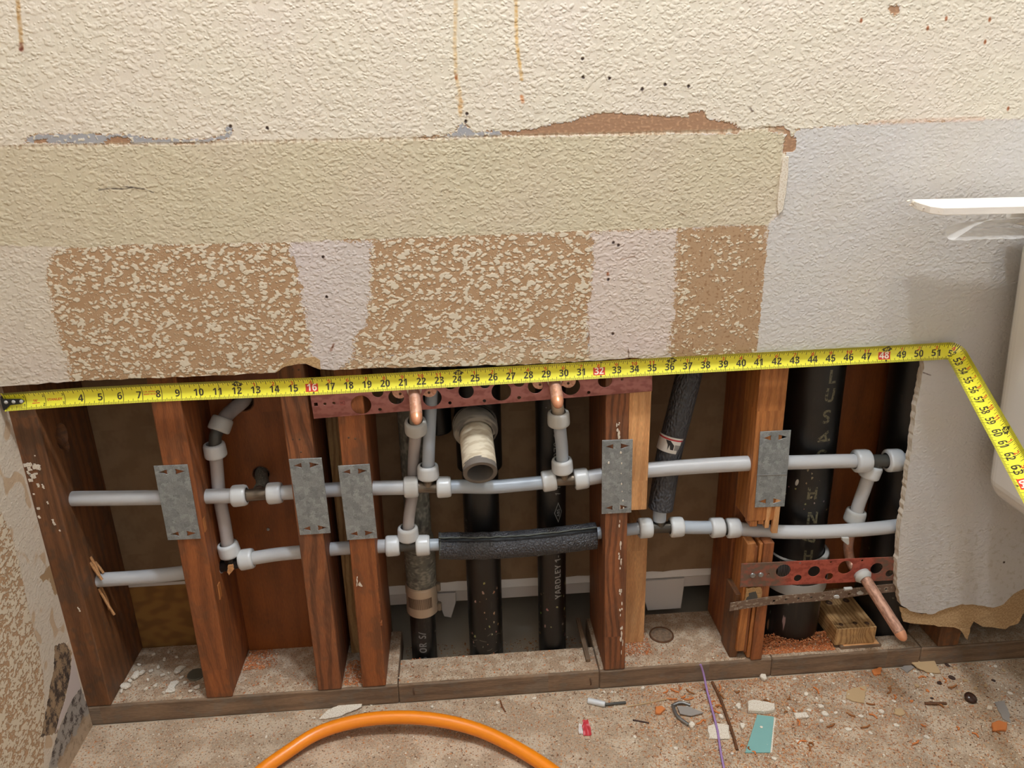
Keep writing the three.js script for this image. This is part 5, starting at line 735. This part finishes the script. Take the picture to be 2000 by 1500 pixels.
for (const [x, z, a] of SH) { const L = rr(.2, .7), g = tube([[-L / 2, .05, 0], [0, .09, .08], [L / 2, .05, -.02]], .055, 10, 6); g.rotateY(a); g.translate(x, 0, z); solo('wood_shaving', g, rnd() < .6 ? orange : M.firBright, [x, 0, z], 'orange wood shaving on the floor, nearest to ' + nearest(x, z), 'shaving', 'orange shavings on the floor'); }
// loose sawdust and crumbs that nobody could count
function dust(name, label, n, place, base) {
  const g = new THREE.TetrahedronGeometry(.5); g.scale(IN, IN, IN); const cols = name[0] === 'p' ? [[206, 122, 70], [186, 104, 58], [214, 146, 94], [206, 188, 160], [226, 214, 194], [150, 96, 62]].map((c) => hex(...c)) : [[196, 134, 88], [176, 116, 76], [208, 160, 114], [206, 188, 160], [226, 214, 194], [120, 88, 64]].map((c) => hex(...c));
  const m = new THREE.InstancedMesh(g, STD({ color: 0xffffff, roughness: .9 }), n), o = new THREE.Object3D(); m.name = name; m.castShadow = m.receiveShadow = true; m.position.set(base[0] * IN, base[1] * IN, base[2] * IN);
  for (let i = 0; i < n; i++) { const [x, y, z, w] = place(i), L = rr(.07, .26), long = rnd() < .5; o.position.set((x - base[0]) * IN, (y - base[1]) * IN, (z - base[2]) * IN); o.rotation.set(rr(-.3, .3), rr(0, 6.3), rr(-.3, .3)); o.scale.set(long ? L * 1.7 : L * .8, rr(.03, .07), long ? rr(.03, .07) : L * .7); o.updateMatrix(); m.setMatrixAt(i, o.matrix); const q = rnd(); m.setColorAt(i, cols[q < w ? Math.floor(rnd() * 3) : 3 + Math.floor(rnd() * 3)]); }
  scene.add(m); setInfo(m, label, 'sawdust', null, 'stuff');
}
dust('floor_sawdust', 'loose sawdust and plaster crumbs strewn over the floor', 16000, () => { const k = rnd(), x = k < .45 ? 41 + (rnd() + rnd() + rnd() - 1.5) * 9 : k < .6 ? 54 + (rnd() + rnd() - 1) * 8 : rr(0, 64), z = .1 + Math.pow(rnd(), 1.2) * 9; return [x, .02, z, x > 34 && x < 52 ? .75 : .45]; }, [32, 0, 4]);
dust('plate_sawdust', 'orange sawdust heaped on the plate around the thick soil pipe', 7000, () => { const k = rnd(); if (k < .55) { const x = 43.25 + rnd() * 5.3, z = -.45 - Math.pow(rnd(), 1.3) * 1.6; return [x, 1.5 + .35 * sst(-.3, -1.4, z) * rnd(), z, .95]; } if (k < .7) return [rr(33.9, 36.2), 1.53, rr(-4.6, -1.2), .7]; if (k < .8) return [8.7 + Math.abs(rnd() + rnd() - 1) * 2.2, 1.53, rr(-4.3, -2.4), .8]; if (k < .9) return [rr(15.6, 16.9), 1.53, rr(-2.6, -.3), .85]; return [rr(1.2, 44), 1.53, rr(-2.4, -.1), .6]; }, [30, 1.5, -2]);
dust('gap_sawdust', 'crumbs of sawdust in the gap between the drains', 900, () => [rr(19.3, 32), .03, rr(-5.5, -2.6), .6], [26, 0, -4]);

/* ---------- the lamp that lights the room (above the picture) ---------- */
{
  const t = thing('ceiling_lamp', 'white two-bulb lamp hanging under the ceiling', 'lamp', [36.5, H, 20]);
  part(t, 'canopy', box(26, 47, H - 1.2, H, 18, 22, .3), M.plain);
  for (const [x, y, z, cd, col] of BULBS) {
    part(t, 'stem', cyl([x, y + 1.6, z], [x, H - 1, z], .3), M.steel);
    const s = new THREE.SphereGeometry(1.6, 24, 16); s.translate(x, y, z); part(t, 'bulb', s, STD({ color: 0xffffff, emissive: new THREE.Color(col), emissiveIntensity: 6, roughness: .4 }), 'glowing round bulb');
    const l = new THREE.PointLight(col, cd, 0, 2); l.position.set(x * IN, (y - 0) * IN, z * IN); l.castShadow = true; l.shadow.radius = 2; l.shadow.mapSize.set(1024, 1024); scene.add(l);
  }
}
renderer.render(scene, camera);
